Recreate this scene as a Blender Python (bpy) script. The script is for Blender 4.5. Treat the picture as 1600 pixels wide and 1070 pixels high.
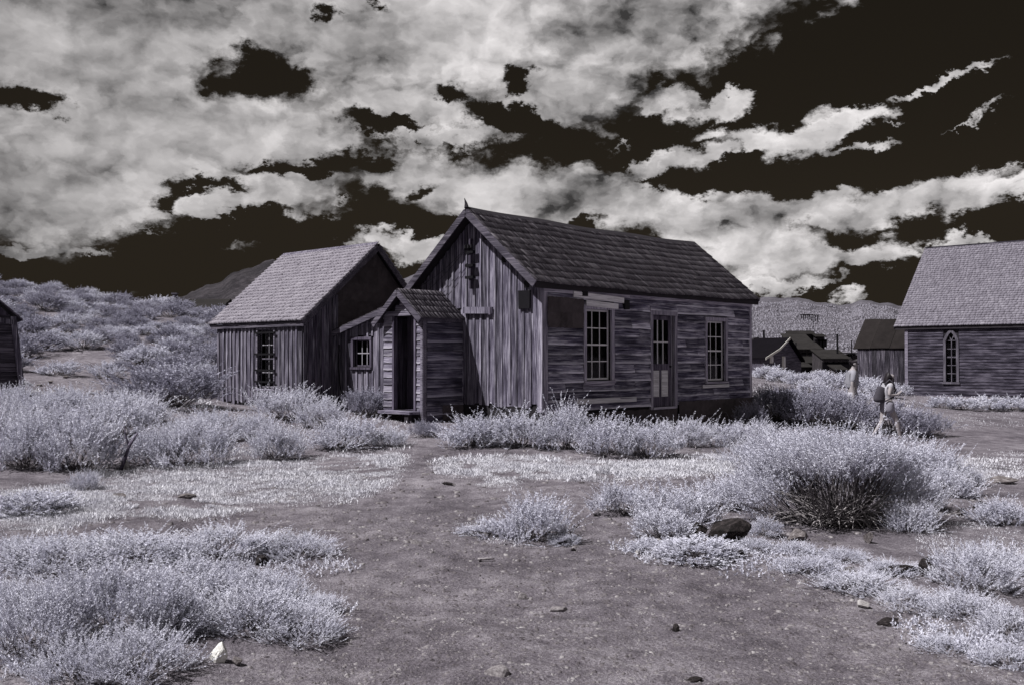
import bpy, bmesh, math, random
import numpy as np
from mathutils import Vector, Matrix

for o in list(bpy.data.objects):
    bpy.data.objects.remove(o)
random.seed(7)
RNG = np.random.default_rng(11)
scene = bpy.context.scene
COL = scene.collection

# ------------------------------------------------------------------ camera
W0, H0, F = 1600.0, 1070.0, 1540.0            # photograph size and focal length in its pixels
EYE = 1.6
PITCH = math.atan(23.0 / F)                   # horizon sits at y = 558 of 1070
cam_d = bpy.data.cameras.new('camera')
cam = bpy.data.objects.new('camera', cam_d)
COL.objects.link(cam)
cam.location = (0, 0, EYE)
cam.rotation_euler = (math.pi / 2 + PITCH, 0, 0)
cam_d.sensor_width = 36.0
cam_d.lens = F / W0 * 36.0
cam_d.clip_start = 0.05
cam_d.clip_end = 20000
scene.camera = cam

# ------------------------------------------------------------------ sun
SUN_AZ = math.radians(-110)                    # clockwise from the view direction (+Y); negative = to the left
SUN_EL = math.radians(54)
sun_d = bpy.data.lights.new('sun', 'SUN')
sun_d.energy = 4.8
sun_d.angle = math.radians(0.5)
sun_d.color = (1.0, 0.985, 0.975)
sun = bpy.data.objects.new('sun', sun_d)
COL.objects.link(sun)
sdir = Vector((math.sin(SUN_AZ) * math.cos(SUN_EL), math.cos(SUN_AZ) * math.cos(SUN_EL), math.sin(SUN_EL)))
sun.rotation_euler = sdir.to_track_quat('Z', 'Y').to_euler()
sun.location = (-20, 0, 30)

# ------------------------------------------------------------------ exposure
scene.view_settings.view_transform = 'Standard'
scene.view_settings.look = 'None'
scene.view_settings.exposure = 0.32
scene.view_settings.gamma = 1.0
scene.view_settings.use_curve_mapping = False
scene.render.engine = 'CYCLES'
scene.cycles.max_bounces = 5
scene.cycles.diffuse_bounces = 1
scene.cycles.transparent_max_bounces = 12

# ------------------------------------------------------------------ world: infrared-dark sky with broken cumulus
def NT(tree):
    N = tree.nodes; L = tree.links
    def node(t, **kw):
        n = N.new(t)
        for k, v in kw.items():
            setattr(n, k, v)
        return n
    def put(sock, v):
        if isinstance(v, bpy.types.NodeSocket):
            L.new(v, sock)
        else:
            sock.default_value = v
    def math_(op, a, b=None, c=None, clamp=False):
        n = node('ShaderNodeMath', operation=op); n.use_clamp = clamp
        put(n.inputs[0], a)
        if b is not None: put(n.inputs[1], b)
        if c is not None: put(n.inputs[2], c)
        return n.outputs[0]
    def vmath(op, a, b=None, c=None, out=0):
        n = node('ShaderNodeVectorMath', operation=op)
        put(n.inputs[0], a)
        if b is not None: put(n.inputs[1], b)
        if c is not None: put(n.inputs[2], c)
        return n.outputs[out]
    def noise(vec, scale, detail=4, rough=0.55, typ=None, dist=0.0, dim='3D'):
        n = node('ShaderNodeTexNoise')
        n.noise_dimensions = dim
        if typ: n.noise_type = typ
        put(n.inputs['Vector'], vec); n.inputs['Scale'].default_value = scale
        n.inputs['Detail'].default_value = detail; n.inputs['Roughness'].default_value = rough
        n.inputs['Distortion'].default_value = dist
        return n
    def ramp(fac, stops, interp='LINEAR'):
        n = node('ShaderNodeValToRGB'); put(n.inputs[0], fac)
        cr = n.color_ramp; cr.interpolation = interp
        while len(cr.elements) < len(stops): cr.elements.new(0.5)
        for e, (p, c) in zip(cr.elements, stops):
            e.position = p
            e.color = (c, c, c, 1) if isinstance(c, (int, float)) else (c[0], c[1], c[2], 1)
        return n.outputs[0]
    def mixc(fac, a, b, mode='MIX'):
        n = node('ShaderNodeMix', data_type='RGBA', blend_type=mode)
        put(n.inputs[0], fac)
        put(n.inputs[6], a if isinstance(a, bpy.types.NodeSocket) else (*a, 1))
        put(n.inputs[7], b if isinstance(b, bpy.types.NodeSocket) else (*b, 1))
        return n.outputs[2]
    def maprange(v, a, b, c, d, smooth=False):
        n = node('ShaderNodeMapRange')
        if smooth: n.interpolation_type = 'SMOOTHSTEP'
        put(n.inputs[0], v)
        for i, q in enumerate((a, b, c, d)): put(n.inputs[i + 1], q)
        return n.outputs[0]
    class O: pass
    o = O(); o.node = node; o.put = put; o.math = math_; o.vmath = vmath; o.noise = noise; o.ramp = ramp
    o.mixc = mixc; o.maprange = maprange; o.L = L; o.N = N
    return o

def azel(px, py):
    az = math.atan((px - 800) / F)
    return az, math.atan((558 - py) / F * math.cos(az))

world = bpy.data.worlds.new('World')
scene.world = world
world.use_nodes = True
wt = world.node_tree
wt.nodes.clear()
t = NT(wt)
tc = t.node('ShaderNodeTexCoord')
D = tc.outputs['Generated']
sep = t.node('ShaderNodeSeparateXYZ'); t.L.new(D, sep.inputs[0])
sx, sy, sz = sep.outputs
AZ = t.math('ARCTAN2', sx, sy)
EL = t.math('ARCSINE', sz)
comb = t.node('ShaderNodeCombineXYZ'); t.L.new(AZ, comb.inputs[0]); t.L.new(EL, comb.inputs[1])
P = comb.outputs[0]
# wispy warp of the cloud outlines
PS = t.vmath('MULTIPLY', P, (1.0, 1.55, 1.0))
wn = t.noise(PS, 14.0, 6, 0.68, dim='2D')
warp = t.vmath('MULTIPLY', t.vmath('SUBTRACT', wn.outputs['Color'], (0.5, 0.5, 0.5)), (0.085, 0.060, 0.0))
PW = t.vmath('ADD', P, warp)

CLOUDS = [  # px, py, half width, half height, tilt (deg, + = rising to the right)
    (180, 60, 620, 230, 0), (600, 20, 620, 200, 0), (1000, 10, 370, 160, 12), (250, 215, 480, 160, -3),
    (60, 300, 260, 110, 0), (640, 165, 220, 60, 0), (890, 145, 170, 90, 0), (1040, 158, 90, 34, 4), (1130, 160, 70, 22, 12),
    (690, 213, 170, 22, 2), (470, 225, 150, 40, 5), (200, 345, 190, 30, 4),
    (330, 308, 110, 42, 4), (420, 305, 90, 36, 8), (465, 280, 42, 26, 30), (512, 280, 30, 20, -20),
    (545, 315, 90, 10, 8), (640, 266, 130, 66, 0), (760, 300, 190, 85, 0), (900, 310, 210, 74, -3), (1000, 320, 140, 60, 0),
    (1040, 255, 150, 24, 12), (1130, 237, 60, 24, 8), (960, 275, 150, 14, 4),
    (1080, 345, 150, 60, 0), (1180, 340, 130, 44, 8), (1260, 330, 110, 34, 10), (1310, 335, 70, 40, 0), (1375, 322, 80, 40, 15),
    (1440, 316, 70, 28, 0), (1505, 303, 72, 44, 25), (1570, 302, 70, 30, 15), (1660, 300, 120, 26, 10),
    (1120, 203, 55, 16, 5), (1195, 215, 66, 30, -8), (1250, 225, 66, 30, 0), (1295, 203, 60, 30, 30), (1335, 178, 76, 28, 5),
    (1330, 236, 130, 14, 2), (1400, 188, 40, 9, 0), (1180, 385, 150, 62, 0), (1260, 402, 120, 34, 0), (1360, 402, 100, 28, 4),
    (1420, 393, 50, 14, 20), (1215, 440, 110, 20, 4), (1290, 441, 70, 13, 2), (600, 372, 120, 34, -4), (655, 386, 90, 30, 0),
    (545, 355, 50, 14, -20), (50, 386, 130, 17, 1), (140, 393, 70, 13, 0), (240, 368, 90, 7, 0), (1490, 378, 60, 18, 0),
    (1160, 308, 80, 9, 4), (1480, 120, 150, 12, 14), (1545, 268, 110, 8, 14), (1500, 195, 130, 7, 16), (975, 231, 90, 8, 4),
    (1325, 468, 26, 14, 0),
]
HOLES = [
    (385, 110, 92, 44, 0), (50, 150, 62, 24, 0), (508, 12, 22, 18, 0), (580, 5, 18, 14, 0), (715, 146, 27, 18, 0), (812, 124, 27, 20, 0),
    (795, 182, 62, 20, -10), (600, 198, 62, 16, -6), (470, 258, 150, 15, 5), (300, 290, 70, 14, 5), (255, 300, 30, 22, 0),
    (665, 300, 30, 14, 20), (905, 345, 40, 14, 10), (460, 355, 230, 20, 0), (1080, 290, 80, 14, -8),
    (400, 345, 200, 10, 3),
]
def blob(vec, px, py, rx, ry, tilt, wgt=None):
    az, el = azel(px, py)
    m = t.node('ShaderNodeMapping', vector_type='TEXTURE')
    t.L.new(vec, m.inputs[0])
    m.inputs['Location'].default_value = (az, el, 0)
    m.inputs['Rotation'].default_value = (0, 0, math.radians(tilt))
    m.inputs['Scale'].default_value = (rx * 1.25 / F, ry * 1.25 / F, 1)
    g = t.node('ShaderNodeTexGradient', gradient_type='SPHERICAL')
    t.L.new(m.outputs[0], g.inputs[0])
    if ry < 12 : wgt = 0.55
    elif ry < 17: wgt = 0.75
    return g.outputs['Fac'] if wgt is None else t.math('MULTIPLY', g.outputs['Fac'], wgt)
acc = None
for c in CLOUDS:
    b = blob(PW, *c)
    acc = b if acc is None else t.math('SMOOTH_MAX', acc, b, 0.12)
hol = None
for c in HOLES:
    b = blob(PW, *c)
    hol = b if hol is None else t.math('MAXIMUM', hol, b)
field = t.math('MULTIPLY_ADD', hol, -0.90, t.math('MULTIPLY_ADD', t.math('MINIMUM', acc, 0.80), 1.35, -0.43))
# away from the photographed part the same broken cloud goes on
inx = t.maprange(t.math('ABSOLUTE', AZ), 0.47, 0.62, 1, 0, True)
iny = t.maprange(EL, 0.345, 0.44, 1, 0, True)
inside = t.math('MULTIPLY', inx, iny)
gen = t.noise(D, 2.6, 3, 0.5).outputs['Fac']
gfield = t.maprange(gen, 0.38, 0.62, -0.44, 0.5)
mixn = t.node('ShaderNodeMix', data_type='FLOAT')
t.L.new(inside, mixn.inputs[0]); t.L.new(gfield, mixn.inputs[2]); t.L.new(field, mixn.inputs[3])
field = mixn.outputs[0]

VS = t.vmath('ADD', t.vmath('MULTIPLY', P, (1.0, 1.5, 1.0)), t.vmath('MULTIPLY', warp, (0.5, 0.5, 0)))
def billow(vec):
    v = t.node('ShaderNodeTexVoronoi', feature='F1', voronoi_dimensions='2D'); t.L.new(vec, v.inputs['Vector'])
    v.inputs['Scale'].default_value = 15.0; v.inputs['Detail'].default_value = 3.0; v.inputs['Roughness'].default_value = 0.55; v.inputs['Lacunarity'].default_value = 2.1
    return v.outputs['Distance']
f0 = t.noise(VS, 13.0, 6, 0.60, dim='2D').outputs['Fac']
b0 = billow(VS)
b1 = billow(t.vmath('ADD', VS, (-0.010, 0.018, 0)))
d0 = t.math('MULTIPLY_ADD', b0, -0.36, t.math('ADD', f0, 0.16))
amp = t.maprange(field, 0.0, 0.40, 1.7, 0.12, True)
dens = t.math('ADD', field, t.math('MULTIPLY', t.math('SUBTRACT', d0, 0.5), amp))
alpha = t.maprange(dens, -0.08, 0.50, 0, 1, True)
relief = t.math('SUBTRACT', b1, b0)
bigsh = t.noise(VS, 5.0, 4, 0.55, dim='2D').outputs['Fac']
core_ = t.maprange(dens, 0.2, 0.6, 0, 1)
bright = t.math('MULTIPLY_ADD', relief, t.math('MULTIPLY_ADD', core_, -0.5, 0.85), 0.65)
bright = t.math('MULTIPLY_ADD', t.math('SUBTRACT', bigsh, 0.5), 1.25, bright)
bright = t.math('MULTIPLY_ADD', t.math('SUBTRACT', f0, 0.5), 0.45, bright)
bright = t.math('MULTIPLY_ADD', core_, -0.10, bright)
bright = t.math('MULTIPLY', bright, t.maprange(AZ, -0.5, 0.12, 0.66, 1.0))
bright = t.maprange(bright, 0.05, 1.0, 0.04, 0.80)
cloudc = t.mixc(bright, (0.0, 0.0, 0.0), (0.92, 0.885, 0.885))
sky = t.node('ShaderNodeTexSky', sky_type='NISHITA')
sky.sun_disc = False
sky.sun_elevation = SUN_EL
sky.sun_rotation = SUN_AZ
sky.altitude = 2500
sky.air_density = 1.0; sky.dust_density = 0.6; sky.ozone_density = 1.0
sepc = t.node('ShaderNodeSeparateColor'); t.L.new(sky.outputs[0], sepc.inputs[0])
ir = t.math('MULTIPLY', sepc.outputs[0], 0.05)          # the infrared film sees only the red end of the sky
ir = t.math('MINIMUM', ir, 0.12)
skyc = t.mixc(1.0, ir, (0.92, 0.70, 0.46), 'MULTIPLY')
SKY_STRENGTH = 0.10
skyc = t.vmath('ADD', t.vmath('MULTIPLY', skyc, (1, 1, 1)), (0.05, 0.043, 0.034))
cl10 = t.vmath('MULTIPLY', cloudc, (1 / SKY_STRENGTH,) * 3)
outc = t.mixc(t.math('MULTIPLY', alpha, 0.97), skyc, cl10)
bg = t.node('ShaderNodeBackground'); bg.inputs['Strength'].default_value = SKY_STRENGTH
t.L.new(outc, bg.inputs['Color'])
wo = t.node('ShaderNodeOutputWorld'); t.L.new(bg.outputs[0], wo.inputs['Surface'])
world.cycles.sampling_method = 'MANUAL'
world.cycles.sample_map_resolution = 128

# ================================================================== helpers
def rayp(px, py):
    f = np.array([0, math.cos(PITCH), math.sin(PITCH)]); up = np.array([0, -math.sin(PITCH), math.cos(PITCH)])
    d = f + (px - 800) / F * np.array([1.0, 0, 0]) + (H0 / 2 - py) / F * up
    return d                                    # depth along the ray is about d.y

class MB:
    """collects shapes and builds them as one mesh object"""
    def __init__(s): s.v = []; s.f = []
    def add(s, vs, fs):
        o = len(s.v); s.v += [tuple(p) for p in vs]; s.f += [tuple(i + o for i in f) for f in fs]; return s
    def box(s, x0, x1, y0, y1, z0, z1, j=0.0):
        r = lambda: random.uniform(-j, j) if j else 0
        vs = [(x + r(), y + r(), z + r()) for z in (z0, z1) for (x, y) in ((x0, y0), (x1, y0), (x1, y1), (x0, y1))]
        return s.add(vs, [(3, 2, 1, 0), (4, 5, 6, 7), (0, 1, 5, 4), (1, 2, 6, 5), (2, 3, 7, 6), (3, 0, 4, 7)])
    def bar(s, a, b, w, h, up=(0, 0, 1)):
        a = Vector(a); b = Vector(b); d = (b - a).normalized(); u = Vector(up)
        sd = d.cross(u)
        if sd.length < 1e-4: sd = d.cross(Vector((1, 0, 0)))
        sd.normalize(); u2 = sd.cross(d)
        vs = []
        for p in (a, b):
            for (q, r) in ((-1, -1), (1, -1), (1, 1), (-1, 1)):
                vs.append(p + sd * q * w / 2 + u2 * r * h / 2)
        return s.add(vs, [(3, 2, 1, 0), (4, 5, 6, 7), (0, 1, 5, 4), (1, 2, 6, 5), (2, 3, 7, 6), (3, 0, 4, 7)])
    def tube(s, pts, rad, n=6):
        pts = [Vector(p) for p in pts]
        rad = rad if hasattr(rad, '__len__') else [rad] * len(pts)
        vs = []; fs = []
        for i, p in enumerate(pts):
            d = (pts[min(i + 1, len(pts) - 1)] - pts[max(i - 1, 0)]).normalized()
            a = d.cross(Vector((0.31, 0.17, 0.93)));
            if a.length < 1e-3: a = d.cross(Vector((1, 0, 0)))
            a.normalize(); b = d.cross(a)
            for k in range(n):
                an = 2 * math.pi * k / n
                vs.append(p + (a * math.cos(an) + b * math.sin(an)) * rad[i])
        for i in range(len(pts) - 1):
            for k in range(n):
                k2 = (k + 1) % n
                fs.append((i * n + k, i * n + k2, (i + 1) * n + k2, (i + 1) * n + k))
        fs.append(tuple(range(n))[::-1]); fs.append(tuple(range((len(pts) - 1) * n, len(pts) * n)))
        return s.add(vs, fs)
    def prism(s, poly, a, axis='x', th=0.02):
        """poly: list of 2-D points; extruded along axis from a to a + th"""
        n = len(poly)
        def mk(p, t_):
            return {'x': (t_, p[0], p[1]), 'y': (p[0], t_, p[1]), 'z': (p[0], p[1], t_)}[axis]
        vs = [mk(p, a) for p in poly] + [mk(p, a + th) for p in poly]
        fs = [tuple(range(n))[::-1], tuple(range(n, 2 * n))] + [(i, (i + 1) % n, n + (i + 1) % n, n + i) for i in range(n)]
        return s.add(vs, fs)
    def mesh(s, name, fix=True):
        me = bpy.data.meshes.new(name); me.from_pydata(s.v, [], s.f)
        if fix:
            bm = bmesh.new(); bm.from_mesh(me); bmesh.ops.recalc_face_normals(bm, faces=bm.faces); bm.to_mesh(me); bm.free()
        me.update(); return me
    def build(s, name, mat, parent=None, smooth=False, bevel=0):
        me = s.mesh(name)
        if smooth: me.polygons.foreach_set('use_smooth', [True] * len(me.polygons))
        if getattr(s, 'wear', None):
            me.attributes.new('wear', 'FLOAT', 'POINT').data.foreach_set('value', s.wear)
        o = bpy.data.objects.new(name, me); COL.objects.link(o)
        if mat: me.materials.append(mat)
        if parent is not None: o.parent = parent
        if bevel:
            m = o.modifiers.new('bevel', 'BEVEL'); m.width = bevel; m.segments = 1
        return o

def np_mesh(name, verts, faces_flat, nper, mat):
    """fast mesh from numpy: all faces with nper corners"""
    me = bpy.data.meshes.new(name)
    nf = len(faces_flat) // nper
    me.vertices.add(len(verts)); me.vertices.foreach_set('co', np.asarray(verts, dtype=np.float32).ravel())
    me.loops.add(len(faces_flat)); me.loops.foreach_set('vertex_index', np.asarray(faces_flat, dtype=np.int32))
    me.polygons.add(nf); me.polygons.foreach_set('loop_start', np.arange(nf, dtype=np.int32) * nper)
    me.update(calc_edges=True)
    if mat: me.materials.append(mat)
    return me

def link(name, me, parent=None):
    o = bpy.data.objects.new(name, me); COL.objects.link(o)
    if parent is not None: o.parent = parent
    return o
def tag(o, label=None, cat=None, group=None, kind=None):
    if label: o['label'] = label
    if cat: o['category'] = cat
    if group: o['group'] = group
    if kind: o['kind'] = kind
    return o
def empty(name, loc=(0, 0, 0), rz=0.0):
    o = bpy.data.objects.new(name, None); COL.objects.link(o)
    o.location = loc; o.rotation_euler = (0, 0, rz); o.empty_display_size = 0.3
    return o

# ------------------------------------------------------------------ materials
def material(name):
    m = bpy.data.materials.new(name); m.use_nodes = True
    t = NT(m.node_tree); b = m.node_tree.nodes['Principled BSDF']
    b.inputs['Specular IOR Level'].default_value = 0.2
    return m, t, b
def bump(t, b, h, strength=0.3, dist=0.01):
    n = t.node('ShaderNodeBump'); n.inputs['Strength'].default_value = strength; n.inputs['Distance'].default_value = dist
    t.L.new(h, n.inputs['Height']); t.L.new(n.outputs[0], b.inputs['Normal'])

def wood(name, dark, mid, light, axis='z', vary=0.35, grain=1.0, stain=0.5, rough=0.85, bumps=0.5):
    """weathered timber: grain runs along axis, tone differs from piece to piece"""
    m, t, b = material(name)
    tc = t.node('ShaderNodeTexCoord'); oi = t.node('ShaderNodeObjectInfo')
    off = t.vmath('SCALE', (17.3, 9.1, 23.7), None); off.node.inputs['Scale'].default_value = 1.0
    t.L.new(oi.outputs['Random'], off.node.inputs['Scale'])
    p = t.vmath('ADD', tc.outputs['Object'], off)
    s = {'x': (0.30, 13, 13), 'y': (13, 0.30, 13), 'z': (13, 13, 0.30)}[axis]
    g = t.noise(t.vmath('MULTIPLY', p, tuple(q * grain for q in s)), 5.0, 6, 0.65, dist=0.3).outputs['Fac']
    s2 = {'x': (0.8, 3, 3), 'y': (3, 0.8, 3), 'z': (3, 3, 0.8)}[axis]
    w = t.noise(t.vmath('MULTIPLY', p, s2), 1.3, 4, 0.6).outputs['Fac']
    fac = t.math('ADD', t.math('MULTIPLY', g, 1 - stain * 0.5), t.math('MULTIPLY', w, stain * 0.5))
    col = t.ramp(fac, [(0.39, dark), (0.50, mid), (0.63, light)])
    k = t.maprange(oi.outputs['Random'], 0, 1, 1 - vary, 1 + vary)
    b.inputs['Roughness'].default_value = rough
    at_ = t.node('ShaderNodeAttribute'); at_.attribute_name = 'wear'      # lower edges of lapped boards turn paler, in patches
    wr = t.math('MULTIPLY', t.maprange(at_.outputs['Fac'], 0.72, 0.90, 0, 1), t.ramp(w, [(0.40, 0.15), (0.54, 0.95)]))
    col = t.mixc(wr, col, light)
    colv = t.vmath('SCALE', col); t.L.new(k, colv.node.inputs['Scale'])
    t.L.new(colv, b.inputs['Base Color'])
    crack = t.ramp(g, [(0.30, 0.0), (0.42, 1.0)])
    bump(t, b, t.math('ADD', g, t.math('MULTIPLY', crack, 0.6)), bumps, 0.012)
    return m
def plain(name, c, rough=0.8, nscale=6.0, amt=0.35, metal=0.0, bs=0.15, spec=0.2):
    m, t, b = material(name)
    tc = t.node('ShaderNodeTexCoord'); oi = t.node('ShaderNodeObjectInfo')
    n = t.noise(tc.outputs['Object'], nscale, 5, 0.6).outputs['Fac']
    n2 = t.math('MULTIPLY_ADD', oi.outputs['Random'], amt * 0.6, t.math('MULTIPLY_ADD', n, 2 * amt, 1 - 1.3 * amt))
    cv = t.vmath('SCALE', tuple(c)); t.L.new(n2, cv.node.inputs['Scale'])
    t.L.new(cv, b.inputs['Base Color'])
    b.inputs['Roughness'].default_value = rough; b.inputs['Metallic'].default_value = metal
    b.inputs['Specular IOR Level'].default_value = spec
    if bs: bump(t, b, t.noise(tc.outputs['Object'], nscale * 7, 4, 0.6).outputs['Fac'], bs, 0.01)
    return m

M = {}
M['gable_wood'] = wood('gable_wood', (0.010, 0.008, 0.016), (0.080, 0.071, 0.104), (0.37, 0.348, 0.425), 'z', 0.42)
M['batten_wood'] = wood('batten_wood', (0.02, 0.017, 0.03), (0.13, 0.118, 0.16), (0.42, 0.397, 0.47), 'z', 0.40)
M['clap_wood'] = wood('clap_wood', (0.014, 0.011, 0.024), (0.118, 0.106, 0.165), (0.62, 0.595, 0.70), 'x', 0.33, stain=0.7)
M['porch_wood'] = wood('porch_wood', (0.014, 0.011, 0.024), (0.095, 0.085, 0.13), (0.36, 0.34, 0.42), 'x', 0.3, stain=0.8)
M['porch_front_wood'] = wood('porch_front_wood', (0.03, 0.025, 0.045), (0.15, 0.135, 0.185), (0.34, 0.32, 0.38), 'y', 0.3, stain=0.6)
M['cabin_wood'] = wood('cabin_wood', (0.012, 0.010, 0.018), (0.078, 0.069, 0.098), (0.34, 0.318, 0.38), 'z', 0.38)
M['dark_board'] = wood('dark_board', (0.018, 0.014, 0.026), (0.07, 0.058, 0.088), (0.19, 0.17, 0.22), 'z', 0.3)
M['trim_x'] = wood('trim_x', (0.10, 0.09, 0.13), (0.36, 0.33, 0.42), (0.60, 0.57, 0.65), 'x', 0.15, stain=0.4)
M['trim_y'] = wood('trim_y', (0.05, 0.042, 0.065), (0.16, 0.145, 0.19), (0.36, 0.33, 0.40), 'y', 0.15, stain=0.4)
M['trim_z'] = wood('trim_z', (0.10, 0.09, 0.13), (0.34, 0.31, 0.40), (0.58, 0.55, 0.63), 'z', 0.15, stain=0.4)
M['rake'] = wood('rake', (0.018, 0.015, 0.024), (0.07, 0.062, 0.085), (0.20, 0.18, 0.22), 'y', 0.2)
M['pale_board'] = wood('pale_board', (0.42, 0.40, 0.44), (0.70, 0.68, 0.73), (0.86, 0.84, 0.88), 'x', 0.1, stain=0.4)
M['muntin_grey'] = plain('muntin_grey', (0.34, 0.325, 0.37), 0.7, 20, 0.2)
M['muntin'] = plain('muntin', (0.74, 0.72, 0.76), 0.6, 20, 0.15)
M['tar_paper'] = plain('tar_paper', (0.072, 0.060, 0.066), 0.85, 5, 0.6, bs=0.5)
M['iron'] = plain('iron', (0.012, 0.011, 0.014), 0.55, 15, 0.3, metal=0.4)
M['inside'] = plain('inside', (0.02, 0.018, 0.022), 0.95, 3, 0.3)
M['deck'] = plain('deck', (0.03, 0.026, 0.032), 0.95, 5, 0.4)
M['curtain'] = plain('curtain', (0.62, 0.60, 0.62), 0.8, 8, 0.2)

def shingle_mat(name, dark, mid, light, ax=0):
    m, t, b = material(name)
    at = t.node('ShaderNodeAttribute'); at.attribute_name = 'tone'
    tc = t.node('ShaderNodeTexCoord')
    sc = [26.0, 26.0, 26.0]; sc[1 - ax] = 2.5; sc[2] = 2.5
    g = t.noise(t.vmath('MULTIPLY', tc.outputs['Object'], tuple(sc)), 1.0, 5, 0.65).outputs['Fac']
    w = t.noise(tc.outputs['Object'], 1.1, 4, 0.6).outputs['Fac']
    fac = t.math('ADD', t.math('MULTIPLY', at.outputs['Fac'], 0.42), t.math('MULTIPLY_ADD', g, 0.44, t.math('MULTIPLY', w, 0.18)))
    t.L.new(t.ramp(fac, [(0.28, dark), (0.52, mid), (0.85, light)]), b.inputs['Base Color'])
    b.inputs['Roughness'].default_value = 0.85
    bump(t, b, g, 0.4, 0.008)
    return m
M['old_shingle'] = shingle_mat('old_shingle', (0.022, 0.019, 0.024), (0.092, 0.082, 0.098), (0.36, 0.335, 0.37))
M['pale_shingle'] = shingle_mat('pale_shingle', (0.15, 0.135, 0.165), (0.27, 0.25, 0.29), (0.43, 0.405, 0.45), 1)
M['church_shingle'] = shingle_mat('church_shingle', (0.10, 0.09, 0.112), (0.205, 0.19, 0.228), (0.38, 0.36, 0.41), 1)
M['dark_shingle'] = shingle_mat('dark_shingle', (0.012, 0.010, 0.013), (0.040, 0.035, 0.045), (0.11, 0.10, 0.115))

def glass():
    m = bpy.data.materials.new('window_glass'); m.use_nodes = True; m.node_tree.nodes.clear()
    t = NT(m.node_tree)
    tr = t.node('ShaderNodeBsdfTransparent'); tr.inputs[0].default_value = (0.55, 0.54, 0.58, 1)
    gl = t.node('ShaderNodeBsdfGlossy'); gl.inputs['Roughness'].default_value = 0.06; gl.inputs[0].default_value = (0.5, 0.5, 0.54, 1)
    lw = t.node('ShaderNodeFresnel'); lw.inputs['IOR'].default_value = 1.35
    tc = t.node('ShaderNodeTexCoord'); bn = t.node('ShaderNodeBump'); bn.inputs['Strength'].default_value = 0.1; bn.inputs['Distance'].default_value = 0.02
    t.L.new(t.noise(tc.outputs['Object'], 3.0, 2).outputs['Fac'], bn.inputs['Height']); t.L.new(bn.outputs[0], gl.inputs['Normal'])
    mx = t.node('ShaderNodeMixShader'); t.L.new(lw.outputs[0], mx.inputs[0]); t.L.new(tr.outputs[0], mx.inputs[1]); t.L.new(gl.outputs[0], mx.inputs[2])
    o = t.node('ShaderNodeOutputMaterial'); t.L.new(mx.outputs[0], o.inputs[0])
    return m
M['glass'] = glass()

# ================================================================== terrain
def world_at(px, py, d):
    r = rayp(px, py); k = d / r[1]
    return np.array([r[0] * k, d, EYE + r[2] * k])
CTRL = [(-6, 0, 0), (0, 0, 0), (6, 0, 0), (-5, 5, 0.03), (0, 5, 0), (5, 5, -0.03), (0, 8, 0), (-4, 8, 0.04), (4.5, 8, -0.03), (-9, 6, 0.3), (9, 7, -0.1)]
for c in [(850, 790, 10.5), (720, 720, 14.5), (1000, 735, 13.5), (640, 662, 20.2), (780, 668, 19.2), (1172, 661, 25.4), (1000, 676, 21.3),
          (473, 640, 22.4), (340, 630, 25), (150, 745, 13), (100, 685, 16.5), (20, 622, 20), (200, 600, 25), (100, 562, 30), (300, 545, 33),
          (0, 486, 42), (300, 503, 45), (0, 440, 56), (150, 470, 55), (320, 492, 54), (-300, 440, 52), (600, 560, 40), (900, 570, 40),
          (1385, 688, 24), (1560, 685, 24), (1500, 722, 16), (1400, 768, 12.2), (1540, 642, 38), (1410, 617, 45), (1595, 620, 42), (1200, 640, 28),
          (1250, 612, 36), (1300, 603, 50), (1250, 592, 60), (1600, 600, 60), (1900, 640, 40), (450, 520, 60), (800, 550, 62)]:
    CTRL.append(tuple(world_at(*c)))
CTRL = np.array(CTRL)
def _phi(r2): return 0.5 * r2 * np.log(r2 + 1e-9)
_n = len(CTRL)
_A = np.zeros((_n + 3, _n + 3))
_d = ((CTRL[:, None, :2] - CTRL[None, :, :2]) ** 2).sum(-1)
_A[:_n, :_n] = _phi(_d) + np.eye(_n) * 4.0
_A[:_n, _n] = 1; _A[:_n, _n + 1:] = CTRL[:, :2]; _A[_n, :_n] = 1; _A[_n + 1:, :_n] = CTRL[:, :2].T
_w = np.linalg.solve(_A, np.concatenate([CTRL[:, 2], [0, 0, 0]]))
def vnoise(x, y, seed=0):
    xi = np.floor(x).astype(np.int64); yi = np.floor(y).astype(np.int64); fx = x - xi; fy = y - yi
    fx = fx * fx * (3 - 2 * fx); fy = fy * fy * (3 - 2 * fy)
    def h(a, b):
        n = (a * 374761393 + b * 668265263 + seed * 1442695041) & 0x7fffffff
        n = ((n ^ (n >> 13)) * 1274126177) & 0x7fffffff
        return ((n ^ (n >> 16)) & 0xffff) / 65535.0
    return (h(xi, yi) * (1 - fx) + h(xi + 1, yi) * fx) * (1 - fy) + (h(xi, yi + 1) * (1 - fx) + h(xi + 1, yi + 1) * fx) * fy
def fbm(x, y, oct=4, seed=0):
    s = 0; a = 0.5
    for i in range(oct): s = s + a * (vnoise(x * 2 ** i, y * 2 ** i, seed + i) - 0.5); a *= 0.5
    return s
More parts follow.
